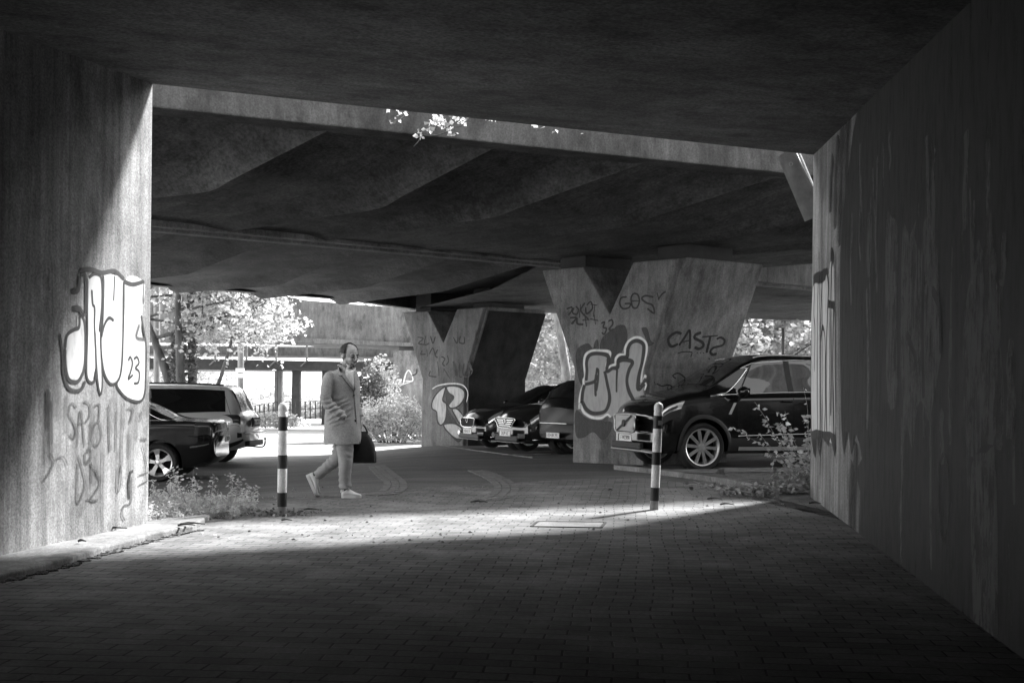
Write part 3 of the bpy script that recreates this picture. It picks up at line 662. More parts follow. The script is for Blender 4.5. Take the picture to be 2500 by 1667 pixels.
        b.box((.0127, -.236, 0), (.002, .036, .1)); b.build('border', M_INK, e)
        M = Matrix(((0, 0, 1, .0135), (1, 0, 0, .018), (0, 1, 0, 0), (0, 0, 0, 1)))
        text_mesh(txt, .098, M_INK, e, M, 'characters', .0008, .82)
def obj_on(car, name, mb, m, bv=0, smooth=False, sharp=None, par=None):
    o = mb.build(name, m, par or car.root, smooth, sharp)
    if bv: bevel(o, bv)
    return o
def window_set(car, poly_top, poly_bot, u0=8.05, u1=10.0, sides=(1, -1), chrome=True, pillars=(), cr_r=.007, m=M_GLASS):
    """side glass between lines: lower edge x0..x1, upper edge x2..x3"""
    (b0, b1), (t0, t1) = poly_bot, poly_top
    for sd in sides:
        g = car.patch('side_window', m, lambda v: b0 + (t0 - b0) * v ** 1.15, lambda v: b1 + (t1 - b1) * v ** .9, u0, u1, sd, .005, 26, 8)
        if chrome:
            n = 8; pts = [(b0 + (t0 - b0) * (i / n) ** 1.15, u0 + (u1 - u0) * i / n) for i in range(n + 1)] + [(t1 + (b1 - t1) * (1 - (1 - i / n)) , u1 - (u1 - u0) * i / n) for i in range(n + 1)]
            car.line('window_trim', M_CHROME, pts, sd, cr_r, .006, closed=True, k=3)
        for (xb, xt, wd) in pillars:
            car.patch('window_pillar', M_TRIM, lambda v: xb - wd / 2 + (xt - xb) * v, lambda v: xb + wd / 2 + (xt - xb) * v, u0, u1, sd, .009, 2, 8)
def mirror(car, x, u, sd, m):
    p = car.surf(x, u, sd); b = MB(); c = p + Vector((-.02, sd * .17, .06))
    b.ell(c, (.075, .13, .085), 14, 8); b.bar(p + Vector((0, 0, -.01)), c + Vector((0, -sd * .05, -.05)), .05, .05)
    o = b.build('wing_mirror', m, car.root, smooth=True); MB().box(c + Vector((-.062, 0, 0)), (.01, .18, .11)).build('mirror_glass', M_GLASS, o)
# ---------------- big black off-roader on the right
def ray_ground(sx, sy): return G(sx, sy)
def place(sx, sy, lx, ly, rz):
    """car origin so that local (lx,ly) stands on the ground point seen at sx,sy"""
    g = G(sx, sy); M = Matrix.Rotation(rz, 3, 'Z'); q = g - M @ Vector((lx, ly, 0)); return Vector((q.x, q.y, g.z))
rz = math.pi + R(17)   # nose to the left and a little towards the viewer; the near side is its left
X = 4.95 / 2
loc = place(1712, 1150, X - .90, .86, rz)
suv = Car('parked_car', 'big black off-roader parked nose-left beside the right wall, with a bright ribbed grille', loc, rz, 4.95,
    top=[(-X, .95), (-X + .03, 1.05), (-X + .12, 1.27), (-X + .32, 1.65), (-X + .55, 1.78), (-1.2, 1.82), (0, 1.84), (.40, 1.82), (.72, 1.725), (1.05, 1.53), (1.42, 1.30), (1.5, 1.265), (1.75, 1.23), (2.05, 1.16), (2.3, 1.06), (2.42, .98), (X, .87)],
    belt=[(-X, .9), (-X + .1, 1.17), (-1.5, 1.21), (0, 1.18), (1.0, 1.155), (1.45, 1.14), (1.9, 1.09), (2.25, 1.0), (X, .83)],
    bot=[(-X, .5), (-X + .2, .36), (-1.9, .27), (1.9, .27), (2.3, .27), (X, .3)],
    half=[(-X, .80), (-X + .1, .89), (-X + .4, .94), (-1, .965), (0, .965), (1.2, .965), (1.9, .955), (2.2, .92), (2.38, .86), (X, .79)],
    roofw=[(-X, .55), (-2, .62), (0, .66), (.6, .66), (1.4, .74), (1.9, .74), (X, .6)], paint=M_BLACK, axles=(X - .88, X - .88 - 2.984), rw=.378, bulge=(.16, .1), arch=.055, group='cars parked under the bridges')
suv.wheels(10, .285, 'twin')
window_set(suv, (1.0 - .38, -1.95), (1.2, -2.12), u0=8.15, u1=10.05, pillars=((.0, .0, .1), (-1.12, -1.1, .1), (.95, .62, .03)), cr_r=.011)
suv.across('windscreen', M_GLASS, .62, 1.36, 10.7)
suv.across('rear_window', M_GLASS, -X + .18, -X + .42, 10.7)
for sd in (1, -1):
    suv.line('roof_rail', M_CHROME, [(.55, 11.0), (.4, 11.0), (0, 11.0), (-1, 11.0), (-1.8, 11.0), (-1.95, 11.0)], sd, .018, .035)
    # headlamp with bright inner bar
    hl = suv.patch('headlight', M_LAMP, lambda v: 1.92 + .12 * (1 - v), 2.42, 5.9, 7.25, sd, .006, 18, 6)
    suv.patch('lamp_surround', M_TRIM, lambda v: 2.06, 2.44, 5.1, 5.9, sd, .007, 10, 3, par=hl)
    suv.patch('lamp_eyelid', M_TRIM, lambda v: 2.1, 2.40, 6.15, 6.5, sd, .009, 10, 2, par=hl)
    # wheel arch cladding
    for ax in suv.axles:
        rows = []
        for i in range(29):
            a = R(-6) + R(192) * i / 28; row = []
            for rr_ in (.438, .475, .505):
                x = ax + rr_ * math.cos(a); z = .378 + rr_ * math.sin(a); q = suv.raw(x)
                u = 1.0
                for j in range(2, 8):
                    if q[j][1] <= z <= q[j + 1][1] if j + 1 < len(q) else False: u = j + (z - q[j][1]) / max(1e-6, q[j + 1][1] - q[j][1])
                if z < q[2][1]: u = 2
                row.append(suv.surf(x, u, sd, .016 if rr_ < .49 else .003))
            rows.append(row)
        MB().grid(rows).build('arch_trim', M_TRIM, suv.root, smooth=True)
    suv.patch('sill_cladding', M_TRIM, -1.65, 1.15, 2.0, 3.3, sd, .012, 20, 4)
    suv.patch('sill_trim', M_ALLOY, -1.55, .98, 2.1, 2.55, sd, .03, 20, 3)
    suv.line('door_trim', M_CHROME, [(-1.3, 3.55), (0, 3.5), (1.0, 3.42)], sd, .012, .014)
    for xx in (.98, -.02, -1.15): suv.line('door_gap', M_UNDER, [(xx, 3.3), (xx + .02, 5), (xx - .0, 7.9)], sd, .004, .0005)
    for xx in (.12, -.98): 
        p = suv.surf(xx, 6.1, sd, .03); obj_on(suv, 'door_handle', MB().box(p, (.2, .03, .028)), M_BLACK, .01)
    suv.patch('fender_badge', M_ALLOY, lambda v: 1.12 - .1 * v, lambda v: 1.17 - .1 * v, 5.0, 6.0, sd, .008, 2, 5)
    mirror(suv, .98, 8.0, sd, M_BLACK)
# grille: upright bright ribs, frame, diagonal bar with round badge
gx = X - .0
gb = empty('grille'); gb.parent = suv.root; gb.location = (gx + .012, 0, 0)
op = [(-.37, .86), (.37, .86), (.40, .76), (.33, .585), (-.33, .585), (-.40, .76)]
MB().prism([Vector((0, y, z)) for y, z in op], (-.02, 0, 0)).build('grille_back', M_UNDER, gb)
b = MB()
for i in range(23):
    y = -.35 + i * .7 / 22; zt = .855; z0 = .60 if abs(y) < .32 else .66; b.box((.012, y, (zt + z0) / 2), (.02, .011, zt - z0))
b.build('ribs', M_ALLOY, gb)
b = MB(); q = cr([Vector((.018, y, z)) for y, z in op], 5, True); q.append(q[0]); b.tube(q, .011, 8); b.build('frame', M_ALLOY, gb, smooth=True)
MB().bar((.03, -.3, .60), (.03, .3, .85), .012, .03).build('diagonal_bar', M_TRIM, gb)
b = MB().tube([(.022, 0, .725), (.045, 0, .725)], .055, 20); b.build('badge', M_TRIM, gb)
suv.plate('E WC9090', True, .495, 0, .012)
obj_on(suv, 'lower_intake', MB().box((X - .02, 0, .375), (.07, 1.15, .11)), M_TRIM, .02)
obj_on(suv, 'skid_plate', MB().prism([(X - .02, -.62, .335), (X - .02, .62, .335), (X - .16, .86, .30), (X - .16, -.86, .30)], (.03, 0, -.035)), M_ALLOY, .008)
# ---------------- black saloon, tail towards the gap (far left)
def tail_lamps(c, x0, x1, u0, u1, m=M_TAIL):
    for sd in (1, -1): c.patch('tail_light', m, x0, x1, u0, u1, sd, .006, 10, 6)
X = 4.77 / 2
rz = math.pi + R(6)
loc = place(388, 1176, -X + .98, .80, rz)
pas = Car('parked_car', 'black saloon with five-spoke wheel, its tail showing past the left wall', loc, rz, 4.77,
    top=[(-X, .88), (-X + .03, .99), (-X + .1, 1.035), (-1.75, 1.055), (-1.62, 1.075), (-1.1, 1.29), (-.6, 1.42), (0, 1.46), (.4, 1.43), (.9, 1.22), (1.3, 1.0), (1.8, .95), (2.2, .84), (X, .72)],
    belt=[(-X, .86), (-X + .1, 1.02), (-1.7, 1.03), (0, .95), (1.2, .92), (1.9, .87), (2.2, .78), (X, .66)],
    bot=[(-X, .42), (-X + .15, .30), (-1.9, .22), (1.9, .2), (X, .25)],
    half=[(-X, .74), (-X + .08, .82), (-X + .35, .88), (-1, .91), (1, .91), (1.9, .88), (2.2, .82), (X, .66)],
    roofw=[(-X, .6), (-1.7, .66), (-1, .58), (0, .57), (.8, .6), (1.3, .68), (X, .5)], paint=M_BLACK, axles=(X - .93, -X + .98), rw=.33, bulge=(.16, .08), group='cars parked under the bridges')
pas.wheels(5, .23, 'star'); window_set(pas, (.55, -1.05), (1.05, -1.5), u0=8.1, u1=10.0, pillars=((-.2, -.2, .08),)); pas.across('windscreen', M_GLASS, .5, 1.24, 10.6); pas.across('rear_window', M_GLASS, -1.58, -.9, 10.6)
tail_lamps(pas, -X + .03, -X + .34, 5.0, 7.0)
for sd in (1, -1):
    pas.line('bumper_gap', M_UNDER, [(-X + .45, 5.0), (-X + .2, 4.8), (-X + .04, 4.7)], sd, .005, 0)
    pas.patch('bumper_trim', M_CHROME, -X + .08, -X + .42, 3.9, 4.0, sd, .012, 8, 2)
    pas.line('side_crease', M_BLACK, [(-X + .3, 6.0), (-1, 6.05), (1, 6.0)], sd, .012, -.004)
    pas.line('boot_gap', M_UNDER, [(-X + .34, 7.0), (-X + .55, 8.0), (-X + .72, 9)], sd, .004, 0)
obj_on(pas, 'boot_lip', MB().box((-X + .05, 0, 1.01), (.05, 1.15, .025)), M_CHROME, .008)
pas.plate('D KL 204', False, .72, 0, .012)
# ---------------- silver estate-type off-roader behind it
X = 4.56 / 2; rz = math.pi + R(1)
loc = place(494, 1138, -X + .93, .78, rz)
frs = Car('parked_car', 'silver off-roader with roof rails and tow hook, seen from the rear beside the black saloon', loc, rz, 4.56,
    top=[(-X, .98), (-X + .05, 1.06), (-X + .13, 1.16), (-X + .26, 1.44), (-X + .38, 1.62), (-X + .54, 1.68), (-.8, 1.715), (0, 1.715), (.4, 1.67), (.75, 1.42), (1.15, 1.12), (1.3, 1.08), (1.8, 1.02), (2.1, .9), (X, .76)],
    belt=[(-X, .95), (-X + .12, 1.08), (-1.5, 1.06), (0, .99), (1.1, .98), (1.8, .93), (2.1, .84), (X, .7)],
    bot=[(-X, .50), (-X + .1, .42), (-1.7, .30), (1.7, .28), (X, .3)],
    half=[(-X, .76), (-X + .06, .84), (-X + .3, .88), (-1, .9), (1, .9), (1.8, .87), (2.1, .8), (X, .66)],
    roofw=[(-X, .62), (-2, .60), (-1, .62), (0, .62), (.8, .65), (1.3, .68), (X, .5)], paint=M_SILV, axles=(X - .93, -X + .93), rw=.345, bulge=(.14, .1), group='cars parked under the bridges')
frs.wheels(5, .22, 'star'); window_set(frs, (.5, -1.78), (.95, -1.86), u0=8.2, u1=9.95, pillars=((-.1, -.1, .08),), chrome=False)
frs.across('windscreen', M_GLASS, .42, 1.08, 10.6)
rows = []
for i in range(11):
    v = i / 10; x = -X + .13 + v * .24; rows.append([frs.surf(x, 14 - 3.3 * abs(t), 1 if t >= 0 else -1, .008) for t in np.linspace(1, -1, 17)])
MB().grid(rows).build('rear_window', M_GLASS, frs.root, smooth=True)
tail_lamps(frs, lambda v: -X + .04 + .02 * v, lambda v: -X + .2 + .3 * v ** 2, 5.3, 7.3)
for sd in (1, -1):
    frs.line('roof_rail', M_TRIM, [(.3, 11.2), (.2, 11.2), (-.6, 11.2), (-1.3, 11.2), (-1.6, 11.2), (-1.72, 11.2)], sd, .022, .045)
    frs.line('tailgate_gap', M_UNDER, [(-X + .28, 7.9), (-X + .42, 9), (-X + .62, 10.6)], sd, .005, 0)
    frs.line('bumper_gap', M_UNDER, [(-X + .55, 5.1), (-X + .25, 5.0), (-X + .05, 4.9)], sd, .004, 0)
    frs.patch('bumper_reflector', M_TAIL, -X + .02, -X + .1, 3.3, 3.9, sd, .012, 3, 3)
    frs.patch('bumper_valance', M_TRIM, -X + .0, -X + .62, 2.0, 2.9, sd, .006, 12, 3)
obj_on(frs, 'lower_valance', MB().box((-X + .03, 0, .47), (.1, 1.3, .12)), M_TRIM, .02)
obj_on(frs, 'bumper_step', MB().box((-X + .0, 0, .70), (.12, 1.45, .05)), M_SILV, .02)
b = MB().tube(cr([Vector((-X + .15, 0, .40)), Vector((-X - .08, 0, .385)), Vector((-X - .17, 0, .40)), Vector((-X - .2, 0, .47)), Vector((-X - .2, 0, .54))], 5), .018, 10); b.ell((-X - .2, 0, .565), (.028, .028, .028), 12, 8)
th = b.build('tow_hook', M_DARK, frs.root, smooth=True)
frs.plate('D SW 318', False, .93, 0, .02); obj_on(frs, 'plate_recess', MB().box((-X - .0, 0, .93), (.03, .66, .2)), M_TRIM, .01)
obj_on(frs, 'window_wiper', MB().bar((-X + .13, -.05, 1.15), (-X + .2, .4, 1.2), .02, .02), M_TRIM)
# ---------------- three dark cars between the piers
def saloon(label, loc, rz, txt, kind):
    X = 4.6 / 2
    c = Car('parked_car', label, loc, rz, 4.6,
        top=[(-X, .85), (-X + .08, 1.0), (-1.7, 1.06), (-1.1, 1.3), (-.5, 1.44), (0, 1.47), (.3, 1.44), (.8, 1.22), (1.25, 1.01), (1.7, .96), (2.05, .87), (2.22, .78), (X, .68)],
        belt=[(-X, .8), (-1.7, 1.0), (0, .95), (1.2, .93), (1.7, .89), (2.05, .8), (X, .62)],
        bot=[(-X, .35), (-1.8, .22), (1.8, .2), (X, .22)],
        half=[(-X, .72), (-X + .2, .84), (-1, .9), (1, .9), (1.7, .88), (2.05, .83), (X, .70)],
        roofw=[(-X, .6), (-1.6, .62), (-1, .58), (0, .57), (.8, .6), (1.3, .68), (X, .55)], paint=M_CHAR, axles=(X - .9, -X + 1.0), rw=.32, bulge=(.15, .1), group='cars parked under the bridges')
    c.wheels(5, .21, 'star'); window_set(c, (.45, -1.0), (.98, -1.45), u0=8.1, u1=10.0, chrome=True, pillars=((-.2, -.2, .08),)); c.across('windscreen', M_GLASS, .42, 1.2, 10.6)
    for sd in (1, -1):
        hl = c.patch('headlight', M_LAMP, lambda v: 1.86 + .1 * (1 - v), 2.24, 5.6, 7.0, sd, .006, 14, 5)
        c.patch('lamp_surround', M_TRIM, 2.0, 2.25, 5.0, 5.6, sd, .007, 8, 2, par=hl)
        mirror(c, .95, 8.0, sd, M_CHAR)
        o = MB().tube([(X - .12, sd * .6, .36), (X + .005, sd * .56, .36)], .05, 16); obj_on(c, 'fog_light', o, M_LAMP)
        c.line('sill_line', M_CHROME, [(2.0, 2.6), (2.2, 2.5)], sd, .01, .008)
    g = empty('grille'); g.parent = c.root; g.location = (X + .008, 0, 0)
    if kind == 0: op = [(-.36, .69), (.36, .69), (.42, .64), (.3, .50), (-.3, .50), (-.42, .64)]
    else: op = [(-.42, .70), (.42, .70), (.36, .60), (.26, .52), (-.26, .52), (-.36, .60)]
    MB().prism([Vector((0, y, z)) for y, z in op], (-.02, 0, 0)).build('grille_back', M_UNDER, g)
    q = cr([Vector((.01, y, z)) for y, z in op], 4, True); q.append(q[0]); MB().tube(q, .011, 8).build('frame', M_CHROME, g, smooth=True)
    b = MB()
    if kind == 0:
        for i in range(17): b.box((.004, -.34 + i * .0425, .595), (.012, .012, .16))
        b.build('ribs', M_TRIM, g)
    else:
        for i in range(4): b.box((.006, 0, .555 + i * .038), (.014, .5 + i * .08, .01))
        b.build('bars', M_CHROME, g)
    b = MB()
    q = [Vector((.02, .06 * math.cos(a), .64 + .045 * math.sin(a))) for a in np.linspace(0, 2 * math.pi, 19)]; b.tube(q, .007, 6)
    if kind: b.tube([Vector((.02, -.055, .645)), Vector((.02, 0, .662)), Vector((.02, .055, .645))], .006, 6)
    b.build('badge', M_CHROME, g, smooth=True)
    c.plate(txt, True, .40, 0, .014); c.root.scale = (1.04, 1.04, 1.06)
    obj_on(c, 'lower_intake', MB().box((X - .03, 0, .30), (.06, 1.0 if kind else 1.2, .12)), M_TRIM, .02)
    obj_on(c, 'lip', MB().box((X - .02, 0, .228), (.07, 1.25, .012)), M_STEEL_L)
    return c
X = 2.3
a1 = math.pi + R(24); loc = place(1151, 1096, X, 0, a1)
c4 = saloon('dark saloon with upright-ribbed grille, nearest the far pier', loc, a1, 'NE AS 131', 0)
a2 = math.pi + R(27); loc = place(1243, 1106, X, 0, a2)
c5 = saloon('dark saloon with barred grille and bright headlamp, middle of the three dark cars', loc, a2, 'D:UP 517', 1)
# dark estate, tail towards the viewer
X = 4.5 / 2; a3 = R(29); loc = place(1350, 1114, -X, 0, a3)
c6 = Car('parked_car', 'dark estate car showing its tailgate, half hidden behind the near pier', loc, a3, 4.5,
    top=[(-X, .95), (-X + .04, 1.02), (-X + .12, 1.13), (-X + .3, 1.36), (-X + .5, 1.48), (-.8, 1.53), (0, 1.54), (.4, 1.5), (.8, 1.28), (1.2, 1.05), (1.7, .98), (X, .72)],
    belt=[(-X, .9), (-X + .12, 1.04), (-1.5, 1.02), (0, .97), (1.1, .95), (1.7, .9), (X, .68)], bot=[(-X, .36), (-1.7, .24), (1.7, .22), (X, .25)],
    half=[(-X, .76), (-X + .06, .83), (-X + .3, .88), (-1, .9), (1, .9), (1.8, .87), (X, .68)], roofw=[(-X, .62), (-1.6, .62), (0, .6), (.8, .63), (1.3, .68), (X, .5)], paint=M_DULL, axles=(X - .9, -X + .9), rw=.33, bulge=(.14, .12), group='cars parked under the bridges')
c6.wheels(5, .21, 'star'); window_set(c6, (.45, -1.75), (.95, -1.8), u0=8.1, u1=10.0, chrome=True, pillars=((-.2, -.2, .08),)); c6.across('windscreen', M_GLASS, .42, 1.15, 10.6)
rows = []
for i in range(11):
    v = i / 10; x = -X + .13 + v * .34; rows.append([c6.surf(x, 14 - 3.3 * abs(t), 1 if t >= 0 else -1, .008) for t in np.linspace(1, -1, 17)])
MB().grid(rows).build('rear_window', M_GLASS, c6.root, smooth=True)
tail_lamps(c6, -X + .04, -X + .3, 5.5, 7.2, M_TRIM)
for sd in (1, -1): c6.line('roof_rail', M_CHROME, [(.3, 11.1), (.15, 11.1), (-.6, 11.1), (-1.4, 11.1), (-1.6, 11.1)], sd, .016, .04)
Mt = Matrix(((0, 0, -1, -X - .012), (-1, 0, 0, 0), (0, 1, 0, .84), (0, 0, 0, 1)))
obj_on(c6, 'tailgate_trim', MB().box((-X - .005, 0, .66), (.02, 1.0, .016)), M_ALLOY, .004)
c6.plate('DD·UR 292', False, .42, 0, .014)
# ================================================================== BOLLARDS
M_BW = mat('bollard_white', .72, .5, .4, var=.34, sc=(14, 14, 6), grain=.12, bump=.1)
M_BB = mat('bollard_black', .02, .5, .4, var=.5, sc=(10, 10, 5))
M_BR = mat('bollard_worn', .28, .7, .3, var=.5, sc=(14, 14, 8))
def bollard(sx, sy, label, lean, bands, sticker=False):
    g = G(sx, sy); e = empty('bollard', g); tag(e, label, 'bollard', 'striped bollards at the end of the paving')
    H_, r = 1.065, .044; ax = Vector((math.sin(lean), 0, math.cos(lean)))
    zs = [0] + bands + [H_ - .06]; cols = [M_BR] + [M_BB if i % 2 == 0 else M_BW for i in range(len(bands))]
    for i in range(len(zs) - 1):
        z0, z1 = zs[i], zs[i + 1]; m = cols[i]; q = [z0, z1]; rr = [r, r]
        if i == 0: q = [-.05, z1]
        if i == len(zs) - 2:
            q = [z0, H_ - .10, H_ - .095, H_ - .088, H_ - .083, H_ - .045, H_ - .030, H_ - .016, H_ - .006, H_]; rr = [r, r, r * .93, r * .93, r * 1.02, r * 1.02, r * .93, r * .74, r * .45, .004]
        o = MB().tube([ax * z for z in q], rr, 24).build('foot' if i == 0 else ('black_band' if m is M_BB else 'white_band'), m, e, smooth=True, sharp=50)
    if sticker:
        b = MB(); b.grid([[ax * z + Vector((math.sin(a) * (r + .001), -math.cos(a) * (r + .001), 0)) for a in np.linspace(-.1, .8, 8)] for z in (.84, .872, .885)]); b.build('sticker', mat('sticker', .4, .4, var=.3, sc=(40, 40, 40)), e)
    return e
bollard(688, 1259, 'black and white striped bollard left of the walking man, by the weeds', R(.1), [.088, .22, .443, .57, .797, .928])
bollard(1597, 1245, 'leaning black and white striped bollard in front of the big black car, with a sticker', R(1.9), [.094, .225, .447, .574, .804, .931], True)
# ================================================================== PLANTS
L_TREE = leaf_mat('pale_leaves', .46, .5); L_BUSH = leaf_mat('bush_leaves', .4, .35); L_DARK = leaf_mat('dark_leaves', .12, .3); L_WEED = leaf_mat('weed_leaves', .55, .45); L_VINE = leaf_mat('vine_leaves', .5, .5)
M_BARK = mat('bark', .10, .9, .1, var=.5, sc=(8, 8, 2), bump=.6, bsc=18)
M_BARK_L = mat('pale_bark', .3, .85, .1, var=.4, sc=(6, 6, 3), bump=.4, bsc=14)
def leaves(name, pts, size, m, parent, sag=.35, jit=.4, elong=1.35):
    pts = np.asarray(pts, float); n = len(pts)
    if n == 0: return None
    th = rng.uniform(0, 2 * np.pi, n); up = rng.normal(0, sag, n); s_ = size * rng.uniform(1 - jit, 1 + jit, n)
    d = np.stack([np.cos(th), np.sin(th), up - .2], 1); d /= np.linalg.norm(d, axis=1)[:, None]
    r = rng.normal(size=(n, 3)); r[:, 2] *= .4; sd = np.cross(d, r); sd = np.cross(d, np.cross(sd, d) + rng.normal(0, .3, (n, 3))); sd /= np.maximum(1e-6, np.linalg.norm(sd, axis=1))[:, None]
    nn = np.cross(d, sd); a = pts; b = pts + d * (s_ * .45 * elong)[:, None] + sd * (s_ * .42)[:, None] + nn * (s_ * .12)[:, None]; c = pts + d * (s_ * elong)[:, None]; e = pts + d * (s_ * .45 * elong)[:, None] - sd * (s_ * .42)[:, None] + nn * (s_ * .12)[:, None]
    V = np.stack([a, b, c, e], 1).reshape(-1, 3); me = bpy.data.meshes.new(name); me.vertices.add(4 * n); me.vertices.foreach_set('co', V.ravel())
    f = np.arange(4 * n).reshape(n, 4); f3 = np.concatenate([f[:, [0, 1, 2]], f[:, [0, 2, 3]]], 0)
    me.loops.add(6 * n); me.loops.foreach_set('vertex_index', f3.ravel()); me.polygons.add(2 * n); me.polygons.foreach_set('loop_start', np.arange(2 * n) * 3); me.polygons.foreach_set('loop_total', np.full(2 * n, 3))
    me.update(calc_edges=True); me.materials.append(m); o = bpy.data.objects.new(name, me); COL.objects.link(o)
    if parent: o.parent = parent
    return o
def limb(rnd, p, d, L, n, wob=.25, lift=.03):
    q = [Vector(p)]; d = Vector(d).normalized()
    for i in range(n):
        d = (d + Vector((rnd.gauss(0, wob), rnd.gauss(0, wob), rnd.gauss(0, wob * .6) + lift))).normalized(); q.append(q[-1] + d * (L / n))
    return q
def tree(name, label, base, h, r, nl, size, m, bark=M_BARK, seed=1, trunks=1, fork=.35, lean=(0, 0), tr=.16, dens=.55, group=None, dirs=None, kind='tree'):
    rnd = random.Random(seed); rg = np.random.default_rng(seed); o = empty(name, base); tag(o, label, kind, group)
    wood = []; ends = []; tb = MB()
    for k in range(trunks):
        a = 2 * math.pi * k / max(1, trunks) + rnd.random(); b0 = Vector((math.cos(a), math.sin(a), 0)) * (.25 * r * .15 * (trunks > 1)); sp = .22 if trunks > 1 else .05
        q = limb(rnd, b0 - Vector((0, 0, .2)), Vector((lean[0] + math.cos(a) * sp, lean[1] + math.sin(a) * sp, 1)), h * .72, 8, .06, .02); rr = [tr * (1 - .75 * i / 8) for i in range(9)]; tb.tube(q, rr, 9)
        for i in range(2, 9):
            t = i / 8
            if t < fork: continue
            for j in range(2 + (i > 5)):
                a2 = rnd.uniform(0, 2 * math.pi); ll = r * (1.05 - .35 * t) * rnd.uniform(.6, 1.1); dd = Vector((math.cos(a2), math.sin(a2), rnd.uniform(.1, .8)))
                if dirs and rnd.random() < .5: dd = Vector(dirs[rnd.randrange(len(dirs))]) + Vector((rnd.gauss(0, .25), rnd.gauss(0, .25), rnd.gauss(0, .15)))
                lq = limb(rnd, q[i], dd, ll, 6, .16); wood.append((lq, [tr * .38 * (1 - t * .5) * (1 - .8 * e / 6) for e in range(7)]))
                for e in range(2, 7):
                    for z in range(2):
                        tq = limb(rnd, lq[e], Vector((rnd.gauss(0, 1), rnd.gauss(0, 1), rnd.gauss(0, .5))), r * rnd.uniform(.18, .38), 4, .2, 0); wood.append((tq, [.012, .01, .008, .005, .003])); ends += tq[1:]
    tb.build('trunk', bark, o, smooth=True)
    b = MB()
    for q, rr in wood: b.tube(q, [max(.004, x) for x in rr], 5)
    b.build('branches', bark, o, smooth=True, fixn=False)
    E_ = np.array([tuple(e) for e in ends]); idx = rg.integers(0, len(E_), nl); pts = E_[idx] + rg.normal(0, r * .055, (nl, 3)) 
    # thin out along a noise field so that gaps and clumps stay
    keep = [i for i in range(nl) if mnoise.noise(Vector(pts[i]) * (2.2 / r) + Vector((seed, 0, 0))) > -.25 + (1 - dens) * .5 - .25]
    leaves('crown', pts[keep], size, m, o); return o
# tree on the left, its boughs hanging in front of the far bridge
tb_ = G(470, 1060); tb_ = Vector((-8.2, 27.2, gz(-8.2, 27.2)))
tree('leafy_tree', 'leafy tree with ivied trunks behind the silver off-roader, boughs reaching right over the road', P(440, 1020, 27.0), 6.6, 3.6, 9000, .10, L_TREE, seed=5, trunks=3, tr=.15, fork=.42, dens=.62, dirs=[(1, -.2, .1), (1.1, .1, .0), (.9, -.1, .2)])
tree('leafy_tree', 'smaller leafy tree hanging over the far bridge left of the walking man', P(505, 1010, 29.0), 7.0, 2.4, 4200, .10, L_TREE, seed=15, trunks=1, tr=.07, fork=.5, dens=.6, lean=(.10, 0), dirs=[(1, -.1, -.05), (.9, .1, .1)])
# ivy on the trunks
iv = []; rnd = random.Random(3)
for k in range(2600):
    s_ = rnd.random(); x = rnd.choice((424, 442, 470)) + (rnd.random() - .5) * 16; p = P(x, 1000 - 190 * s_, 26.6 + rnd.random() * .8); iv.append(tuple(p))
ivo = empty('ivy', P(440, 1010, 26.8)); tag(ivo, 'dark ivy climbing the trunks of the leafy tree', 'ivy'); adopt(leaves('foliage', iv, .07, L_DARK, None), ivo)
# thicket behind the man and right of him
def bush(name, label, base, dims, nl, size, m, seed, group=None, cat='bush', low=.0):
    rg = np.random.default_rng(seed); rnd = random.Random(seed); o = empty(name, base); tag(o, label, cat, group); b = MB(); pts = []
    nst = 26
    for k in range(nst):
        a = rnd.uniform(0, 6.28); rr_ = rnd.random() ** .5; tip = Vector((math.cos(a) * rr_ * dims[0], math.sin(a) * rr_ * dims[1], dims[2] * (1 - .45 * rr_ ** 2) * rnd.uniform(.7, 1.05)))
        q = [Vector((tip.x * .3, tip.y * .3, -.1)).lerp(tip, t) + Vector((0, 0, dims[2] * .12 * math.sin(t * 3.1))) for t in np.linspace(0, 1, 6)]; b.tube(q, [.02, .016, .012, .01, .007, .004], 5)
        for e in range(1, 6): pts += [q[e]] * 3
    b.build('stems', M_BARK, o, smooth=True)
    n = nl; u = rg.normal(size=(n, 3)); u /= np.linalg.norm(u, axis=1)[:, None]; rad = rg.uniform(.45, 1.0, n) ** .5; u[:, 2] = np.abs(u[:, 2]) * 1.0
    q = u * rad[:, None] * np.array(dims); nz = np.array([mnoise.noise(Vector(p) * (1.6 / max(dims[0], .5)) * 1.5 + Vector((seed, 0, 0))) for p in q]); q *= (1 + .22 * nz)[:, None]
    q[:, 2] = np.maximum(q[:, 2], low); keep = np.array([mnoise.noise(Vector(p) * 4.5 / max(dims[0], .8) + Vector((0, seed, 0))) for p in q]) > -.28
    leaves('foliage', q[keep], size, m, o); return o
bush('bush', 'low bright leafy bush between the walking man and the far pier', P(958, 1072, 30.5), (1.35, 1.2, 1.3), 9000, .06, L_BUSH, 1)
bush('bush', 'tall dark tangled bush right behind the walking man', P(893, 1050, 33), (.8, .8, 2.1), 4500, .075, L_DARK, 2)
bush('bush', 'pale bush standing left of the background pier', P(932, 1040, 36), (.75, .7, 2.5), 2000, .09, L_TREE, 3)
bush('bush', 'bright weeds in front of the background fence beside the silver off-roader', P(665, 1040, 50), (1.6, 1.0, .7), 2500, .1, L_TREE, 4)
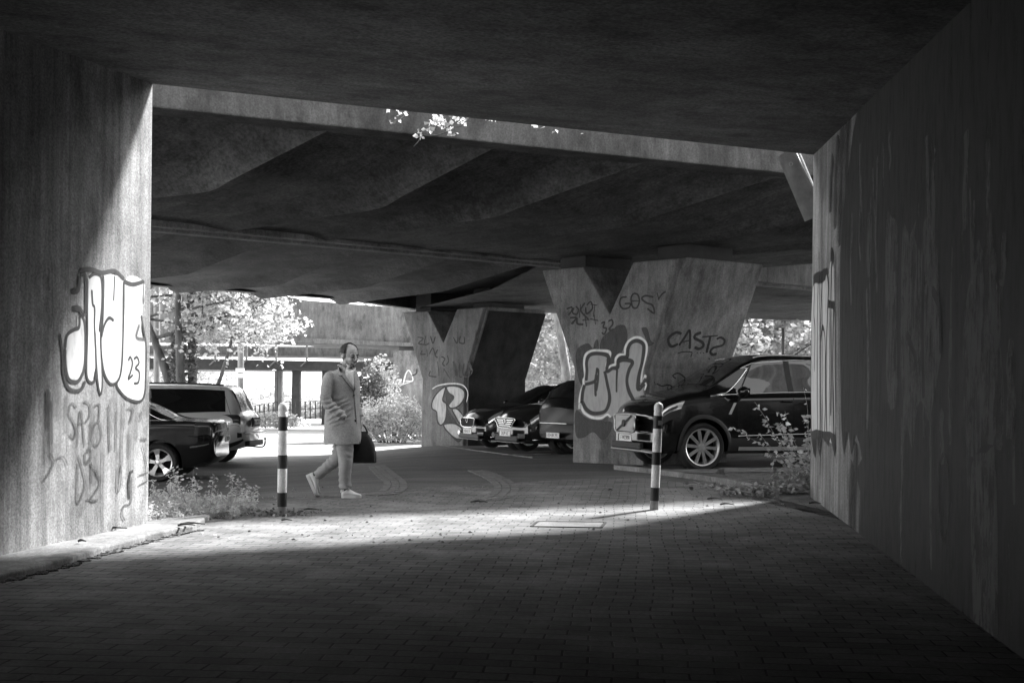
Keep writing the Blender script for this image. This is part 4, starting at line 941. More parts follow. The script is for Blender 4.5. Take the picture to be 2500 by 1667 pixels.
trees = [('bright tree filling the gap between the two V piers', (1330, 1060, 36), 8.5, 4.2, 15000, 21, M_BARK_L, (-.05, 0)), ('bright tree above the bonnet of the big black car', (1790, 1060, 34), 8, 4.2, 15000, 22, M_BARK, (0, 0)),
         ('bright tree farther right beyond the big black car, cut by the right wall', (1990, 1060, 38), 9, 4.6, 15000, 23, M_BARK, (0, 0)), ('pale tree farther back between the piers', (1240, 1050, 50), 10, 5.5, 13000, 24, M_BARK, (0, 0)),
         ('pale tree behind the near V pier', (1530, 1050, 48), 10, 5.5, 12000, 25, M_BARK, (0, 0))]
for lb, (sx, sy, d), h, r, nl, sd, bk, ln in trees: tree('leafy_tree', lb, P(sx, sy, d), h, r, int(nl * 1.1), .15, L_TREE, bark=bk, seed=sd, trunks=2, tr=.2, fork=.12, dens=.85, lean=ln, group='trees beyond the bridges')
# bare pale trunk seen between the piers, post among the trees on the right
e = empty('bare_trunk', P(1385, 1040, 31)); tag(e, 'pale bare tree trunk leaning beside the near V pier', 'tree')
part(MB().tube(cr([P(1388, 1050, 31), P(1383, 925, 31), P(1373, 850, 31), P(1362, 790, 31), P(1352, 740, 31)], 5), [.16 - .003 * i for i in range(21)], 10), 'trunk', M_BARK_L, e, smooth=True)
for a, c in (((1371, 825), (1352, 814)), ((1364, 795), (1330, 788)), ((1378, 870), (1395, 858))): part(MB().tube([P(*a, 31), P(*c, 31)], [.03, .012], 6), 'branch', M_BARK_L, e, smooth=True)
post('lamp_post', 1912, 800, 1060, 30, .045, 'grey post among the trees above the big black car', 'post', M_STEEL)
# hedge mass at the far left and far behind: a wood that reads as one mass
def wood(name, label, boxes, size, m, n, seed):
    rg = np.random.default_rng(seed); P_ = []
    for (x0, x1, y0, y1, z0, z1, k) in boxes:
        q = rg.uniform((x0, y0, z0), (x1, y1, z1), (k, 3)); nz = np.array([mnoise.noise(Vector((p[0] * .22, p[1] * .22, seed))) + .5 * mnoise.noise(Vector((p[0] * .7, p[1] * .7, seed))) for p in q]); q[:, 2] = z0 + (q[:, 2] - z0) * (1 + .5 * nz); P_.append(q)
    o = leaves(name, np.concatenate(P_), size, m, None, jit=.5); return tag(o, label, 'trees', kind='stuff')
wood('far_wood', 'sunlit wood far behind the bridges', [(-60, -24, 84, 92, -.5, 6, 12000), (-24, -9, 84, 92, -.5, 1.8, 3500), (-9, 22, 62, 70, -.5, 9, 26000), (22, 60, 50, 64, -.5, 10, 14000)], .42, L_TREE, 0, 9)
# trees outside the frame to the right, seen mirrored in the car
tree('leafy_tree', 'leafy tree outside the underpass on the right, mirrored in the big black car', (11.5, 12.4, 0), 7, 3.0, 9000, .13, L_TREE, seed=33, trunks=2, tr=.12, fork=.15, dens=.7)
# small plants at the right wall edge
def sprig(o, rnd, p, d, L, nleaf, size, pts, b, r=.004):
    q = limb(rnd, p, d, L, 6, .14, .01); b.tube(q, [r, r * .9, r * .8, r * .7, r * .6, r * .5, r * .3], 5)
    for i in range(nleaf): t = rnd.uniform(.25, 1) * 5.999; k = int(t); pts.append(tuple(q[k].lerp(q[k + 1], t - k) + Vector((rnd.gauss(0, size * .3), rnd.gauss(0, size * .3), rnd.gauss(0, size * .3)))))
def plant(name, label, base, n, h, spread, size, m, seed, cat='plant', dirs=None, nleaf=12, kind=None):
    rnd = random.Random(seed); o = empty(name, base); tag(o, label, cat, kind=kind); b = MB(); pts = []
    for k in range(n):
        d = Vector(dirs[k % len(dirs)]) + Vector((rnd.gauss(0, .2), rnd.gauss(0, .2), rnd.gauss(0, .1))) if dirs else Vector((rnd.gauss(0, spread), rnd.gauss(0, spread), 1))
        sprig(o, rnd, Vector((rnd.gauss(0, .05), rnd.gauss(0, .05), 0)), d, h * rnd.uniform(.6, 1.1), nleaf, size, pts, b)
    b.build('stems', M_BARK_L, o, smooth=True); leaves('foliage', pts, size, m, o); return o
wb_ = RB + W * .45 + E * .12
plant('shrub', 'leafy shoots poking out beside the right wall edge in front of the big black car', (wb_.x, wb_.y, gz(wb_.x, wb_.y)), 14, 1.3, .3, .045, L_VINE, 41, dirs=[(-.3, -.1, 1), (-.5, 0, 1), (-.15, .1, 1), (-.4, -.1, 1)], nleaf=26)
# heap of dry litter at the foot of the right wall
hp = []; b = MB(); rnd = random.Random(8)
heap = [(1790, 1212, .04, 40), (1830, 1214, .05, 70), (1870, 1212, .07, 100), (1910, 1207, .10, 150), (1945, 1203, .16, 190), (1968, 1200, .2, 160), (1750, 1200, .03, 30)]
for sx, sy, hh, n in heap:
    g = G(sx, sy)
    for k in range(n):
        p = g + Vector((rnd.gauss(0, .13), rnd.gauss(0, .14), 0)); z = gz(p.x, p.y) + .05 + abs(rnd.gauss(0, hh * .6)); hp.append((p.x, p.y, z))
        if k % 6 == 0: a = rnd.uniform(0, 6.28); L = rnd.uniform(.05, .2); b.tube([(p.x, p.y, z), (p.x + math.cos(a) * L, p.y + math.sin(a) * L, z + rnd.uniform(-.03, .06))], .004, 4)
M_LIT = leaf_mat('dry_leaves', .24, .15)
ho = leaves('litter_heap', hp, .05, M_LIT, None, sag=.5); tag(ho, 'heap of dry leaves and twigs against the foot of the right wall', 'leaf litter', kind='stuff'); tw = b.build('twigs', M_BARK_L, ho)
# twigs and sticks on the kerb and paving
b = MB(); rnd = random.Random(19)
for sx, sy, L in ((262, 1311, .22), (280, 1312, .18), (470, 1300, .2), (455, 1303, .14), (200, 1345, .06), (1165, 1229, .15), (1180, 1230, .09), (1745, 1222, .16), (1775, 1236, .14), (1990, 1233, .12), (760, 1249, .16), (700, 1275, .1), (1490, 1200, .05)):
    g = G(sx, sy); a = rnd.uniform(-.5, .5); zz = .07 if sx < 500 else .02
    q = [g + Vector((math.cos(a) * L * (t - .5), math.sin(a) * L * (t - .5) + .012 * math.sin(t * 9), zz + .012 * math.sin(3 * t))) for t in (0, .3, .6, 1)]; b.tube(q, [.009, .011, .008, .004], 6)
tag(b.build('fallen_twigs', M_BARK), 'a few dark broken twigs lying on the kerb and paving', 'twigs', kind='stuff')
# scattered leaves and crumbs on the paving and kerb
sc_ = []; rnd = random.Random(12)
for k in range(420):
    sx, sy = rnd.uniform(400, 1950), 1190 + rnd.random() ** 2 * 140; g = G(sx, sy)
    if g.x > 3.2 or g.x < -3: continue
    sc_.append((g.x, g.y, g.z + .014))
so_ = leaves('fallen_leaves', sc_, .022, M_LIT, None, sag=.12); tag(so_, 'few small fallen leaves scattered over the paving', 'leaves', kind='stuff')
# weeds by the left wall
wd = []; b = MB(); rnd = random.Random(4); wc = []
for k in range(210):
    sx = rnd.uniform(352, 612); f = (sx - 352) / 260; sy = 1291 - f * 30 - rnd.random() ** .8 * (50 - 22 * f); g = G(sx, sy); h = (.26 - .13 * f) * rnd.uniform(.4, 1.05)
    q = limb(rnd, g, Vector((rnd.gauss(0, .35), rnd.gauss(0, .35), 1)), h, 5, .16, 0); b.tube(q, [.004, .0035, .003, .0025, .002, .001], 4)
    for i in range(46): t = rnd.uniform(.1, 1) * 4.999; j = int(t); wd.append(tuple(q[j].lerp(q[j + 1], t - j) + Vector((rnd.gauss(0, .02), rnd.gauss(0, .02), rnd.gauss(0, .012)))))
for (sx, sy, h) in ((378, 1240, .30), (408, 1262, .42), (430, 1250, .40), (462, 1262, .50), (470, 1250, .42), (485, 1255, .33), (505, 1250, .36), (563, 1250, .40), (575, 1250, .33), (595, 1245, .25), (610, 1240, .22)):
    g = G(sx, sy); q = limb(rnd, g, Vector((rnd.gauss(0, .1), 0, 1)), h, 6, .08, .02); b.tube(q, [.005, .0045, .004, .0035, .003, .002, .0015], 5)
    for i in range(46): t = rnd.uniform(.4, 1) * 5.999; j = int(t); wd.append(tuple(q[j].lerp(q[j + 1], t - j) + Vector((rnd.gauss(0, .028), rnd.gauss(0, .028), rnd.gauss(0, .015)))))
wo = leaves('weeds', wd, .019, L_WEED, None, sag=.45, elong=1.9); tag(wo, 'bright weeds growing along the foot of the left wall', 'weeds', kind='stuff'); b.build('stems', M_BARK_L, wo)
g = G(418, 1240); b = MB(); b.ell(g + Vector((0, 0, .2)), (.045, .02, .06), 10, 8); fl = b.build('seed_head', L_VINE, wo, smooth=True)
# tufts at the foot of the left bollard
wd = []; g0 = G(688, 1259)
for k in range(240): a = rnd.uniform(0, 6.28); r_ = abs(rnd.gauss(0, .10)) + .05; wd.append((g0.x + math.cos(a) * r_ * 1.5, g0.y + math.sin(a) * r_, g0.z + rnd.random() * .05))
tag(leaves('weeds', wd, .022, L_DARK, None, sag=.4), 'low dusty weeds round the foot of the left bollard', 'weeds', kind='stuff')
# vine hanging from the roof edge into the light slot
def vine(label, paths, blobs, seed):
    rnd = random.Random(seed); d0 = LB.y + 1.0; o = empty('hanging_vine', P(blobs[0][0], blobs[0][1], 10)); tag(o, label, 'vine', 'vines hanging over the roof edge'); b = MB(); pts = []
    def dep(sx): t = (sx - 379) / (1984 - 379); a = 1 / (LB.y + .10); c = 1 / (RB.y + .12); return 1 / (a + (c - a) * t)
    for p in paths: b.tube(cr([P(x, y, dep(x)) for x, y in p], 5), .0045, 5)
    part(b, 'stem', M_BARK_L, o, smooth=True)
    for x, y, s_, n in blobs:
        for i in range(n): pts.append(tuple(P(x + rnd.gauss(0, s_), y + rnd.gauss(0, s_ * .75), dep(x) + rnd.gauss(0, .06))))
    adopt(leaves('foliage', pts, .05, L_VINE, None, sag=.4, elong=1.1), o)
vine('leafy vine sprig hanging brightest below the roof edge', [[(1150, 282), (1128, 305), (1100, 318), (1075, 328), (1050, 332), (1030, 330), (1022, 345), (1010, 358)], [(1110, 275), (1095, 300), (1080, 312)], [(1150, 285), (1120, 300)]],
     [(1070, 290, 7, 12), (1058, 298, 7, 10), (1085, 298, 7, 12), (1112, 284, 6, 10), (1122, 295, 6, 9), (1068, 282, 5, 6), (1100, 315, 4, 7), (1104, 323, 5, 8), (1054, 313, 4, 4), (1026, 322, 4, 5), (1022, 332, 4, 5), (1078, 305, 5, 6)], 1)
vine('thin vine sprig left of the brightest one at the roof edge', [[(995, 275), (985, 285), (975, 293), (962, 298)]], [(946, 266, 3, 3), (973, 268, 3, 2), (985, 277, 3, 3), (973, 292, 3, 3), (958, 298, 3, 3), (990, 270, 2, 2)], 2)
vine('last few vine leaves right of the brightest sprig at the roof edge', [[(1330, 310), (1310, 318)], [(1180, 285), (1205, 292)]], [(1202, 290, 3, 4), (1181, 288, 2, 2), (1300, 303, 2, 2), (1357, 320, 2, 2), (1418, 330, 1.5, 1)], 3)
# thicket against the outside of the right abutment: it breaks up the sun and is mirrored in the car
for i, (k, dd_, hh) in enumerate(((1.3, .9, 2.6), (2.6, 1.1, 3.6), (4.2, 1.2, 3.2))):
    q = RB + E * k + W * dd_; bush('bush', ['smallest', 'tallest', 'outermost'][i] + ' bush of the thicket outside the right abutment', Vector((q.x, q.y, gz(q.x, q.y))), (.8, .6, hh), 3200, .08, L_TREE, 50 + i, group='bushes outside the right abutment')
# unseen ivy added on top of the roof edge outside: breaks the edge of the sunlight
ivp = []; rnd = random.Random(77)
for k in range(5200):
    t = rnd.random(); p = (LB - E * 1).lerp(RB + E * 4, t); n_ = mnoise.noise(Vector((p.x * .9, 3, 0))) + .5 * mnoise.noise(Vector((p.x * 3, 5, 0)))
    ivp.append((p.x + rnd.gauss(0, .05), p.y - .05 - abs(rnd.gauss(0, .12)) , zL + (zR - zL) * t + .5 + abs(rnd.gauss(0, .10 + .22 * max(0, n_ + .2)))))
io = empty('ivy', (LB.x, LB.y, zL)); tag(io, 'unseen ivy added along the top of the roof edge to break up the sunlight', 'ivy'); adopt(leaves('foliage', ivp, .07, L_VINE, None), io)
# timber offcut and cord hanging at the upper right corner
e = empty('hanging_pipe', P(1925, 380, RB.y + .5)); tag(e, 'short grey pipe slanting down behind the upper right corner of the opening', 'pipe')
dd = RB.y + .45
part(MB().tube([P(1922, 372, dd), P(1932, 392, dd), P(1990, 530, dd)], .135 * .95, 18), 'pipe', mat('grey_pipe', .1, .8, var=.3, sc=(6, 6, 6), bump=.3), e, smooth=True, sharp=50)
q = [P(1931 + 4 * math.cos(a), 401 + 4.5 * math.sin(a), dd - .15) for a in np.linspace(0, 2 * math.pi, 17)]; part(MB().tube(q, .006, 6), 'ring', M_STEEL_L, e, smooth=True)
part(MB().tube([P(1941, 368, dd - .2), P(1960, 410, dd - .2), P(1984, 458, dd - .2)], .009, 6), 'cord', M_STEEL_L, e, smooth=True)
# ================================================================== GRAFFITI
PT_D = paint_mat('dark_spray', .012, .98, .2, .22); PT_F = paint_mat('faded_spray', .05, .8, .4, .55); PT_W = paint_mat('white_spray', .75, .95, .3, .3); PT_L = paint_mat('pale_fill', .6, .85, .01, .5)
PT_G = paint_mat('grey_fill', .40, .85, .01, .25); PT_B = paint_mat('black_fill', .03, .85, .01, .3); PT_M = paint_mat('dark_paint_and_shade', .026, .93, .01, .3); PT_SM = paint_mat('soft_shade', .03, .8, .5, .35); PT_LR = paint_mat('pale_fill_right', .7, .9, .01, .3); PT_ST = paint_mat('run_stain', .05, .38, .5, .7); PT_S = paint_mat('streak_fill', .16, .75, .01, .75)
NL = Vector((W.y, -W.x, 0)); pl = Paint(LB, NL, .004, .62); tf = (100, 600, 2.24)
pl.fill(PT_L, [(130, 560), (140, 490), (175, 460), (195, 450), (200, 380), (235, 420), (240, 540), (235, 660), (215, 720), (190, 745), (150, 730), (132, 660)], tf)
pl.fill(PT_L, [(255, 175), (290, 155), (330, 170), (332, 330), (318, 460), (335, 740), (322, 800), (300, 660), (275, 745), (250, 700), (250, 400)], tf)
pl.fill(PT_L, [(340, 165), (395, 160), (450, 195), (446, 420), (440, 640), (420, 735), (380, 755), (345, 700), (328, 600), (335, 400)], tf)
pl.fill(PT_L, [(455, 200), (560, 200), (555, 330), (545, 470), (572, 550), (570, 700), (560, 820), (520, 850), (460, 830), (415, 760), (440, 660)], tf)
for it in (([(130, 560), (140, 490), (175, 460), (205, 445), (210, 380), (235, 420), (240, 540), (235, 660), (215, 720), (190, 745), (150, 730), (132, 660), (130, 560)], .07),
    ([(215, 160), (240, 165), (242, 330), (236, 380)], .07), ([(205, 165), (200, 240), (160, 250)], .09), ([(165, 345), (205, 345), (235, 385)], .1), ([(258, 175), (288, 155), (322, 168), (332, 230), (330, 340), (315, 470)], .06),
    ([(252, 180), (250, 330), (252, 470), (247, 640), (250, 720), (272, 748), (296, 725), (297, 600), (290, 450), (290, 340), (280, 320), (275, 240)], .055), ([(292, 460), (300, 640), (310, 760), (324, 812), (333, 740), (328, 600), (322, 500)], .055),
    ([(340, 165), (335, 400), (325, 480), (328, 600), (345, 700), (380, 755), (420, 735), (440, 640), (448, 400), (450, 195)], .06), ([(395, 410), (370, 395), (345, 430), (328, 500)], .06), ([(400, 165), (395, 300)], .05),
    ([(450, 195), (500, 212), (560, 195)], .08), ([(560, 190), (555, 320)], .05), ([(545, 380), (560, 470), (572, 550), (570, 700), (565, 800), (540, 850), (470, 835), (420, 780), (412, 750)], .06),
    ([(205, 140), (260, 128), (330, 148), (400, 140), (452, 185)], .08), ([(100, 480), (115, 600), (120, 700), (150, 780), (210, 790), (240, 740)], .07),
    None, ([(475, 628), (485, 608), (497, 640), (487, 690), (474, 728), (500, 705)], .05), ([(505, 620), (522, 608), (533, 640), (515, 668), (534, 690), (530, 745), (505, 752)], .05),
    None, ([(490, 1225), (475, 1300), (480, 1385)], .05), ([(494, 1228), (500, 1235)], .09)):
    if it is None: pl.g += 1
    else: pl.stroke(PT_D, it[0], it[1], tf)
pl.g += 1
for it in (([(192, 885), (165, 860), (150, 915), (175, 965), (190, 1010), (175, 1052), (155, 1030)], .06), ([(195, 1100), (215, 900), (237, 1095)], .06), ([(232, 850), (262, 870), (262, 930), (240, 965)], .06), ([(203, 970), (230, 970)], .05), ([(262, 965), (262, 1120)], .05),
    ([(285, 880), (318, 870), (315, 950), (328, 1040), (300, 1095), (278, 1060), (290, 980), (318, 960)], .06), None, ([(245, 1125), (272, 1112), (268, 1160), (240, 1185), (238, 1130)], .09), ([(200, 1140), (238, 1290), (208, 1395), (192, 1375), (200, 1180)], .06), ([(268, 1190), (320, 1290), (268, 1385), (308, 1390)], .07),
    ([(272, 1180), (272, 1300)], .05), ([(245, 1385), (300, 1395)], .07), None, ([(365, 870), (372, 1130)], .08), ([(410, 900), (405, 1120)], .08), ([(470, 890), (500, 900), (480, 970)], .08), None, ([(415, 1210), (412, 1330), (425, 1330), (432, 1200), (440, 1320)], .035), ([(490, 1260), (488, 1400), (450, 1420), (440, 1470), (455, 1500)], .05),
    None, ([(550, 1090), (575, 1200), (582, 1300)], .04), ([(530, 1255), (580, 1240)], .07), ([(530, 1310), (578, 1285)], .07), None, ([(535, 430), (520, 500), (570, 510)], .1), ([(540, 1055), (575, 1060)], .12), None, ([(40, 1130), (65, 1180), (40, 1240), (5, 1290)], .06), ([(80, 1160), (120, 1155), (140, 1200)], .04), None, ([(545, 905), (540, 960)], .1)):
    if it is None: pl.g += 1
    else: pl.stroke(PT_F, it[0], it[1], tf)
rnd = random.Random(31)
for k in range(70):
    x = rnd.uniform(20, 600); y = rnd.choice((150, 300, 760, 800, 840, 1000)) + rnd.gauss(0, 60); L = rnd.uniform(80, 420); q = [(x + rnd.gauss(0, 3), y + L * t) for t in (0, .35, .7, 1)]
    if not (120 < x < 570 and 100 < y + L and y < 800): pl.g += 1; pl.stroke(PT_ST, q, rnd.uniform(.05, .16), (100, 600, 2.24))
pl.build(under)
# near pier
PFN = Vector((-PR.y, PR.x, 0)); PFN = PFN if PFN.y < 0 else -PFN
pp = Paint(Vector((2.8, 17, 0)), PFN, .005); tf = (1300, 600, 3.92)
def r5(l): return [((1280 + x / 2.613 - 1300) * 3.92, (580 + y / 2.613 - 600) * 3.92) for x, y in l]
out_ = [(1086, 1235), (1062, 1290), (1042, 1292), (1050, 1200), (1078, 1080), (1095, 985), (1085, 925), (1040, 885), (980, 880), (920, 915), (888, 980), (885, 1040), (832, 1045), (800, 1080), (795, 1130), (755, 1148), (720, 1168), (710, 1130), (742, 1045), (728, 1012), (640, 1003), (560, 1010), (510, 1045), (495, 1120), (505, 1240), (490, 1285), (490, 1330), (470, 1380), (455, 1460), (452, 1560)] + r5([(358, 1060), (380, 1112), (430, 1145), (490, 1150), (530, 1128), (553, 1145)])
fillp = out_ + r5([(640, 1080), (760, 1030)]) + [(1060, 1380)]
pp.fill(PT_B, [(420, 1010), (480, 950), (540, 935), (580, 980), (600, 910), (630, 905), (640, 1000), (660, 900), (720, 830), (800, 800), (860, 1040), (800, 1130), (700, 1200), (560, 1250), (470, 1330), (425, 1180)], tf)
pp.fill(PT_B, [(790, 780), (880, 760), (910, 840), (900, 930), (850, 1010), (800, 900)], tf); pp.fill(PT_B, [(1045, 790), (1100, 790), (1130, 900), (1165, 930), (1110, 960), (1080, 880)], tf)
pp.fill(PT_B, r5([(330, 1100), (400, 1150), (520, 1170), (560, 1180), (550, 1240), (500, 1290), (440, 1240), (380, 1275), (330, 1260)]), tf)
pp.fill(PT_G, fillp, tf, 4); pp.stroke(PT_W, out_, .085, tf)
for pts, wd_ in (([(1090, 1270), (1045, 1345), (1012, 1365), (1022, 1240), (1052, 1110), (1068, 990), (1055, 935), (1000, 908), (945, 930), (915, 990), (905, 1062), (850, 1070), (822, 1100), (815, 1165), (765, 1172), (715, 1202), (725, 1110), (728, 1062), (690, 1038), (600, 1030), (545, 1050), (520, 1110), (522, 1200), (515, 1290)], .1),
    ([(505, 1325), (560, 1312), (602, 1290), (612, 1230)], .08), ([(620, 1165), (604, 1300), (606, 1440)], .06), ([(612, 1180), (632, 1190), (628, 1290), (610, 1390)], .06),
    ([(500, 1330), (482, 1400), (474, 1500)] + r5([(372, 1050), (398, 1095), (440, 1120), (500, 1115), (530, 1088), (546, 1020), (530, 930), (518, 870)]) + [(690, 1200)], .1),
    ([(812, 1180), (806, 1300), (806, 1402)], .06), ([(822, 1105), (880, 1090), (958, 1112), (925, 1190), (905, 1290), (925, 1390), (965, 1470)], .1)): pp.stroke(PT_D, pts, wd_, tf)
for pts in ([(905, 490), (850, 500), (838, 560), (870, 602), (925, 590), (937, 555), (885, 555)], [(970, 455), (945, 500), (960, 585), (1000, 592), (1025, 530), (1010, 470), (972, 455)], [(948, 530), (1020, 528)], [(1160, 492), (1085, 478), (1048, 505), (1090, 545), (1150, 570), (1166, 645), (1100, 600)], [(1195, 450), (1212, 520)], [(1205, 515), (1240, 465), (1278, 438)],
    [(328, 605), (380, 588), (372, 630), (345, 662)], [(400, 590), (385, 640), (425, 655), (442, 610), (415, 580)], [(462, 560), (450, 690)], [(505, 545), (465, 620), (535, 700)], [(520, 570), (560, 535), (575, 600), (520, 650), (510, 590)], [(600, 560), (585, 680)], [(560, 560), (620, 570)],
    [(360, 690), (425, 690), (378, 742), (400, 735)], [(430, 690), (432, 745), (490, 752)], [(500, 650), (520, 775)], [(480, 712), (545, 705)], [(592, 655), (605, 755)], [(555, 700), (632, 716)],
    [(660, 742), (692, 730), (680, 780), (710, 792), (690, 845), (665, 830)], [(728, 722), (762, 710), (770, 750), (735, 800), (778, 805)]): pp.stroke(PT_D, pts, .045, tf)
pp.stroke(PT_W, [(1075, 1380), (1090, 1330), (1080, 1310)], .05, tf)
pp.build(p1o)
# side face of the near pier
sp0 = Vector((2.8, 17, 0)); 
SFN = None
# the right arm's outer face slopes: it is the plane through the arm's outer edge and the bridge direction
q0, q1, q2 = p1(0, 3.52, .1), p1(.66, 1.68, .1), p1(.66, 1.68, 1.2); SFN = (q1 - q0).cross(q2 - q1).normalized(); SFN = SFN if SFN.y < 0 else -SFN
ps = Paint(q0, SFN, .006)
for pts, wd_ in (([(1425, 842), (1375, 828), (1312, 868), (1298, 915), (1328, 962), (1392, 938)], .07), ([(1400, 952), (1448, 885), (1500, 808), (1506, 900), (1502, 985)], .07), ([(1440, 918), (1512, 902)], .05), ([(1612, 830), (1560, 850), (1552, 882), (1620, 920), (1634, 955), (1592, 985), (1550, 968)], .07),
    ([(1622, 872), (1772, 858)], .06), ([(1702, 862), (1682, 945), (1664, 1022)], .07), ([(1760, 892), (1800, 876), (1836, 905), (1815, 950), (1730, 975), (1700, 1012), (1722, 1040), (1762, 1030)], .06), ([(1388, 1028), (1440, 1014), (1522, 1018), (1512, 1062)], .03),
    ([(1570, 1022), (1580, 1026)], .04), ([(1600, 1022), (1610, 1026)], .04), ([(1630, 1022), (1640, 1026)], .04), ([(1686, 1076), (1696, 1084)], .05)): ps.stroke(PT_D, pts, wd_, tf)
ps.build(p1o)
q0, q1, q2 = p1(.66, 1.68, .1), p1(.67, .4, .1), p1(.66, 1.68, 1.2); n2 = (q1 - q0).cross(q2 - q1).normalized(); n2 = n2 if n2.y < 0 else -n2
ps = Paint(q0, n2, .006)
for pts in ([(1185, 1318), (1240, 1342), (1292, 1330), (1338, 1350), (1322, 1385), (1285, 1398)], [(1298, 1332), (1285, 1398)], [(1165, 1300), (1175, 1330)], [(1390, 1385), (1420, 1360), (1470, 1365)], [(1370, 1270), (1340, 1240), (1400, 1220), (1470, 1275)]): ps.stroke(PT_D, pts, .035, tf)
ps.build(p1o)
# far pier
pf = Paint(Vector((2.8 + off2.x, 17 + off2.y, 0)), PFN, .006); tf = (940, 700, 3.41)
A1 = [(505, 835), (450, 870), (400, 940), (392, 1010), (430, 1040), (440, 1120), (470, 1150), (505, 1100), (512, 980), (480, 940)]; A2 = [(515, 830), (600, 828), (655, 860), (662, 920), (620, 985), (560, 1012), (530, 985), (575, 920), (530, 880)]; A3_ = [(500, 1140), (580, 1138), (640, 1180), (650, 1245), (600, 1265), (530, 1212), (494, 1165)]; A4 = [(560, 1020), (600, 1015), (650, 1070), (662, 1120), (620, 1130), (590, 1080)]
pf.fill(PT_B, [(510, 860), (580, 910), (520, 1000), (600, 1140), (530, 1140), (480, 1150), (440, 1140), (430, 1060), (500, 1000)], tf); pf.fill(PT_B, [(490, 1170), (600, 1290), (645, 1260), (600, 1270), (530, 1215)], tf)
for q in (A1, A2, A3_, A4): pf.fill(PT_L, q, tf); pf.stroke(PT_D, q, .06, tf, closed=True)
pf.stroke(PT_W, [(395, 850), (450, 820), (560, 805), (650, 820), (690, 880), (680, 960)], .05, tf)
for pts in ([(270, 420), (320, 430), (280, 470), (330, 480)], [(340, 410), (330, 480), (370, 470)], [(380, 410), (400, 470), (420, 415)], [(570, 420), (600, 470), (610, 420)], [(630, 410), (620, 460), (660, 470), (660, 415)], [(310, 530), (300, 560), (340, 560)], [(350, 520), (355, 580)], [(370, 560), (400, 510), (420, 580)], [(440, 520), (420, 570), (440, 590)],
    [(470, 580), (500, 600), (480, 640), (500, 660)], [(520, 570), (530, 620), (510, 650)], [(590, 640), (600, 750)], [(620, 640), (620, 740), (640, 750)], [(660, 640), (650, 720), (690, 750), (700, 640)], [(710, 650), (730, 700), (700, 750)], [(380, 700), (370, 740), (430, 750)], [(440, 620), (450, 740)], [(490, 680), (540, 760)]): pf.stroke(PT_D, pts, .05, tf)
pf.stroke(PT_B, [(570, 620), (590, 740)], .12, tf); pf.stroke(PT_B, [(700, 620), (720, 700)], .1, tf)
pf.build(p2o)
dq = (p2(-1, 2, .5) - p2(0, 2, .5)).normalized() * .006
part(MB().add([p2(t, z, e) + dq for t, z, e in ((.0, 3.4, .11), (.66, 1.68, .11), (.67, -.2, .11), (.67, -.2, 1.77), (.66, 1.68, 1.77), (.0, 3.4, 1.77))], [(0, 1, 4, 5), (1, 2, 3, 4)]), 'dark_side', mat('dark_side_face', .035, .85, .1, var=.4, sc=(3, 3, 2), grain=.3), p2o)  # thin darker sheet laid over the right side of the far pier
pb = Paint(P(1000, 900, 44.5), Vector((0, -1, 0)), .01)
for pts in ([(985, 935), (992, 910), (1000, 905), (1008, 928), (990, 930)], [(978, 940), (1008, 930)], [(970, 925), (975, 935), (980, 925)]): pb.stroke(PT_W, pts, .09)
pb.stroke(PT_D, [(1018, 900), (1016, 912), (1005, 917)], .08); pb.build(brC)
# right wall
NR = -NL; pr_ = Paint(RB, NR, .004); tf = (1920, 600, 2.41)
pr_.fill(PT_LR, [(148, 480), (165, 200), (200, 170), (230, 150), (250, 170), (262, 90), (280, 100), (285, 400), (285, 700), (288, 1130), (240, 1140), (190, 1120), (150, 1090)], tf)
for pts, wd_ in (([(150, 470), (147, 700), (150, 1100), (172, 1240)], .07), ([(168, 230), (164, 400), (170, 500), (166, 740)], .08), ([(190, 180), (184, 500), (186, 1100), (200, 1230)], .08), ([(215, 180), (205, 400), (203, 800), (208, 1180)], .08), ([(205, 560), (215, 480), (230, 560), (232, 900), (225, 1150)], .08), ([(228, 190), (240, 150), (250, 240), (245, 380), (236, 700), (240, 1120)], .1),
    ([(262, 60), (272, 55), (280, 100)], .16), ([(268, 100), (264, 350), (266, 720), (264, 1000)], .1), ([(282, 340), (276, 700), (284, 1210)], .12), ([(160, 210), (175, 190), (205, 185), (235, 165)], .16), ([(246, 340), (262, 345), (285, 350)], .12)): pr_.stroke(PT_D, pts, wd_, tf)
pr_.fill(PT_B, [(150, 1090), (175, 1250), (182, 1130), (205, 1220), (215, 1130), (250, 1180), (262, 1130), (288, 1245), (290, 1110), (220, 1090)], tf, 2)
rnd = random.Random(32)
for k in range(16):
    x = rnd.uniform(30, 130); pr_.g += 1; pr_.stroke(PT_ST, [(1977 + x * .8, 380 + rnd.uniform(60, 300)), (1978 + x * .8, 800), (1979 + x * .8, 1000 + rnd.uniform(0, 230))], rnd.uniform(.06, .15), (0, 0, 1))
for x, y0, y1, wd_ in ((2066, 160, 640, .75), (2052, 240, 600, .6), (2040, 330, 560, .5), (2028, 380, 520, .4), (2084, 1080, 1330, .5), (2076, 1130, 1300, .4)): pr_.g += 1; pr_.stroke(PT_SM, [(x + 8, y0), (x + 2, (y0 + y1) / 2), (x, y1)], wd_, (0, 0, 1))  # broad soft strokes paint in the shade deepening away from the opening
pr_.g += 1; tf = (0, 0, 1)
pr_.fill(PT_M, [(2053, 900), (2052, 690), (2056, 560), (2066, 470), (2078, 380), (2100, 250), (2200, 60), (2500, -300), (3100, -900), (3100, 2300), (2500, 1720), (2200, 1460), (2110, 1345), (2098, 1290), (2102, 1200), (2090, 1150), (2106, 1120), (2092, 1060), (2080, 1110), (2072, 1050), (2062, 1110), (2056, 1040)], tf, 2)  # dark sprayed field, carried to ceiling and floor to paint in the shade
t5 = (2050, 500, 1.651)
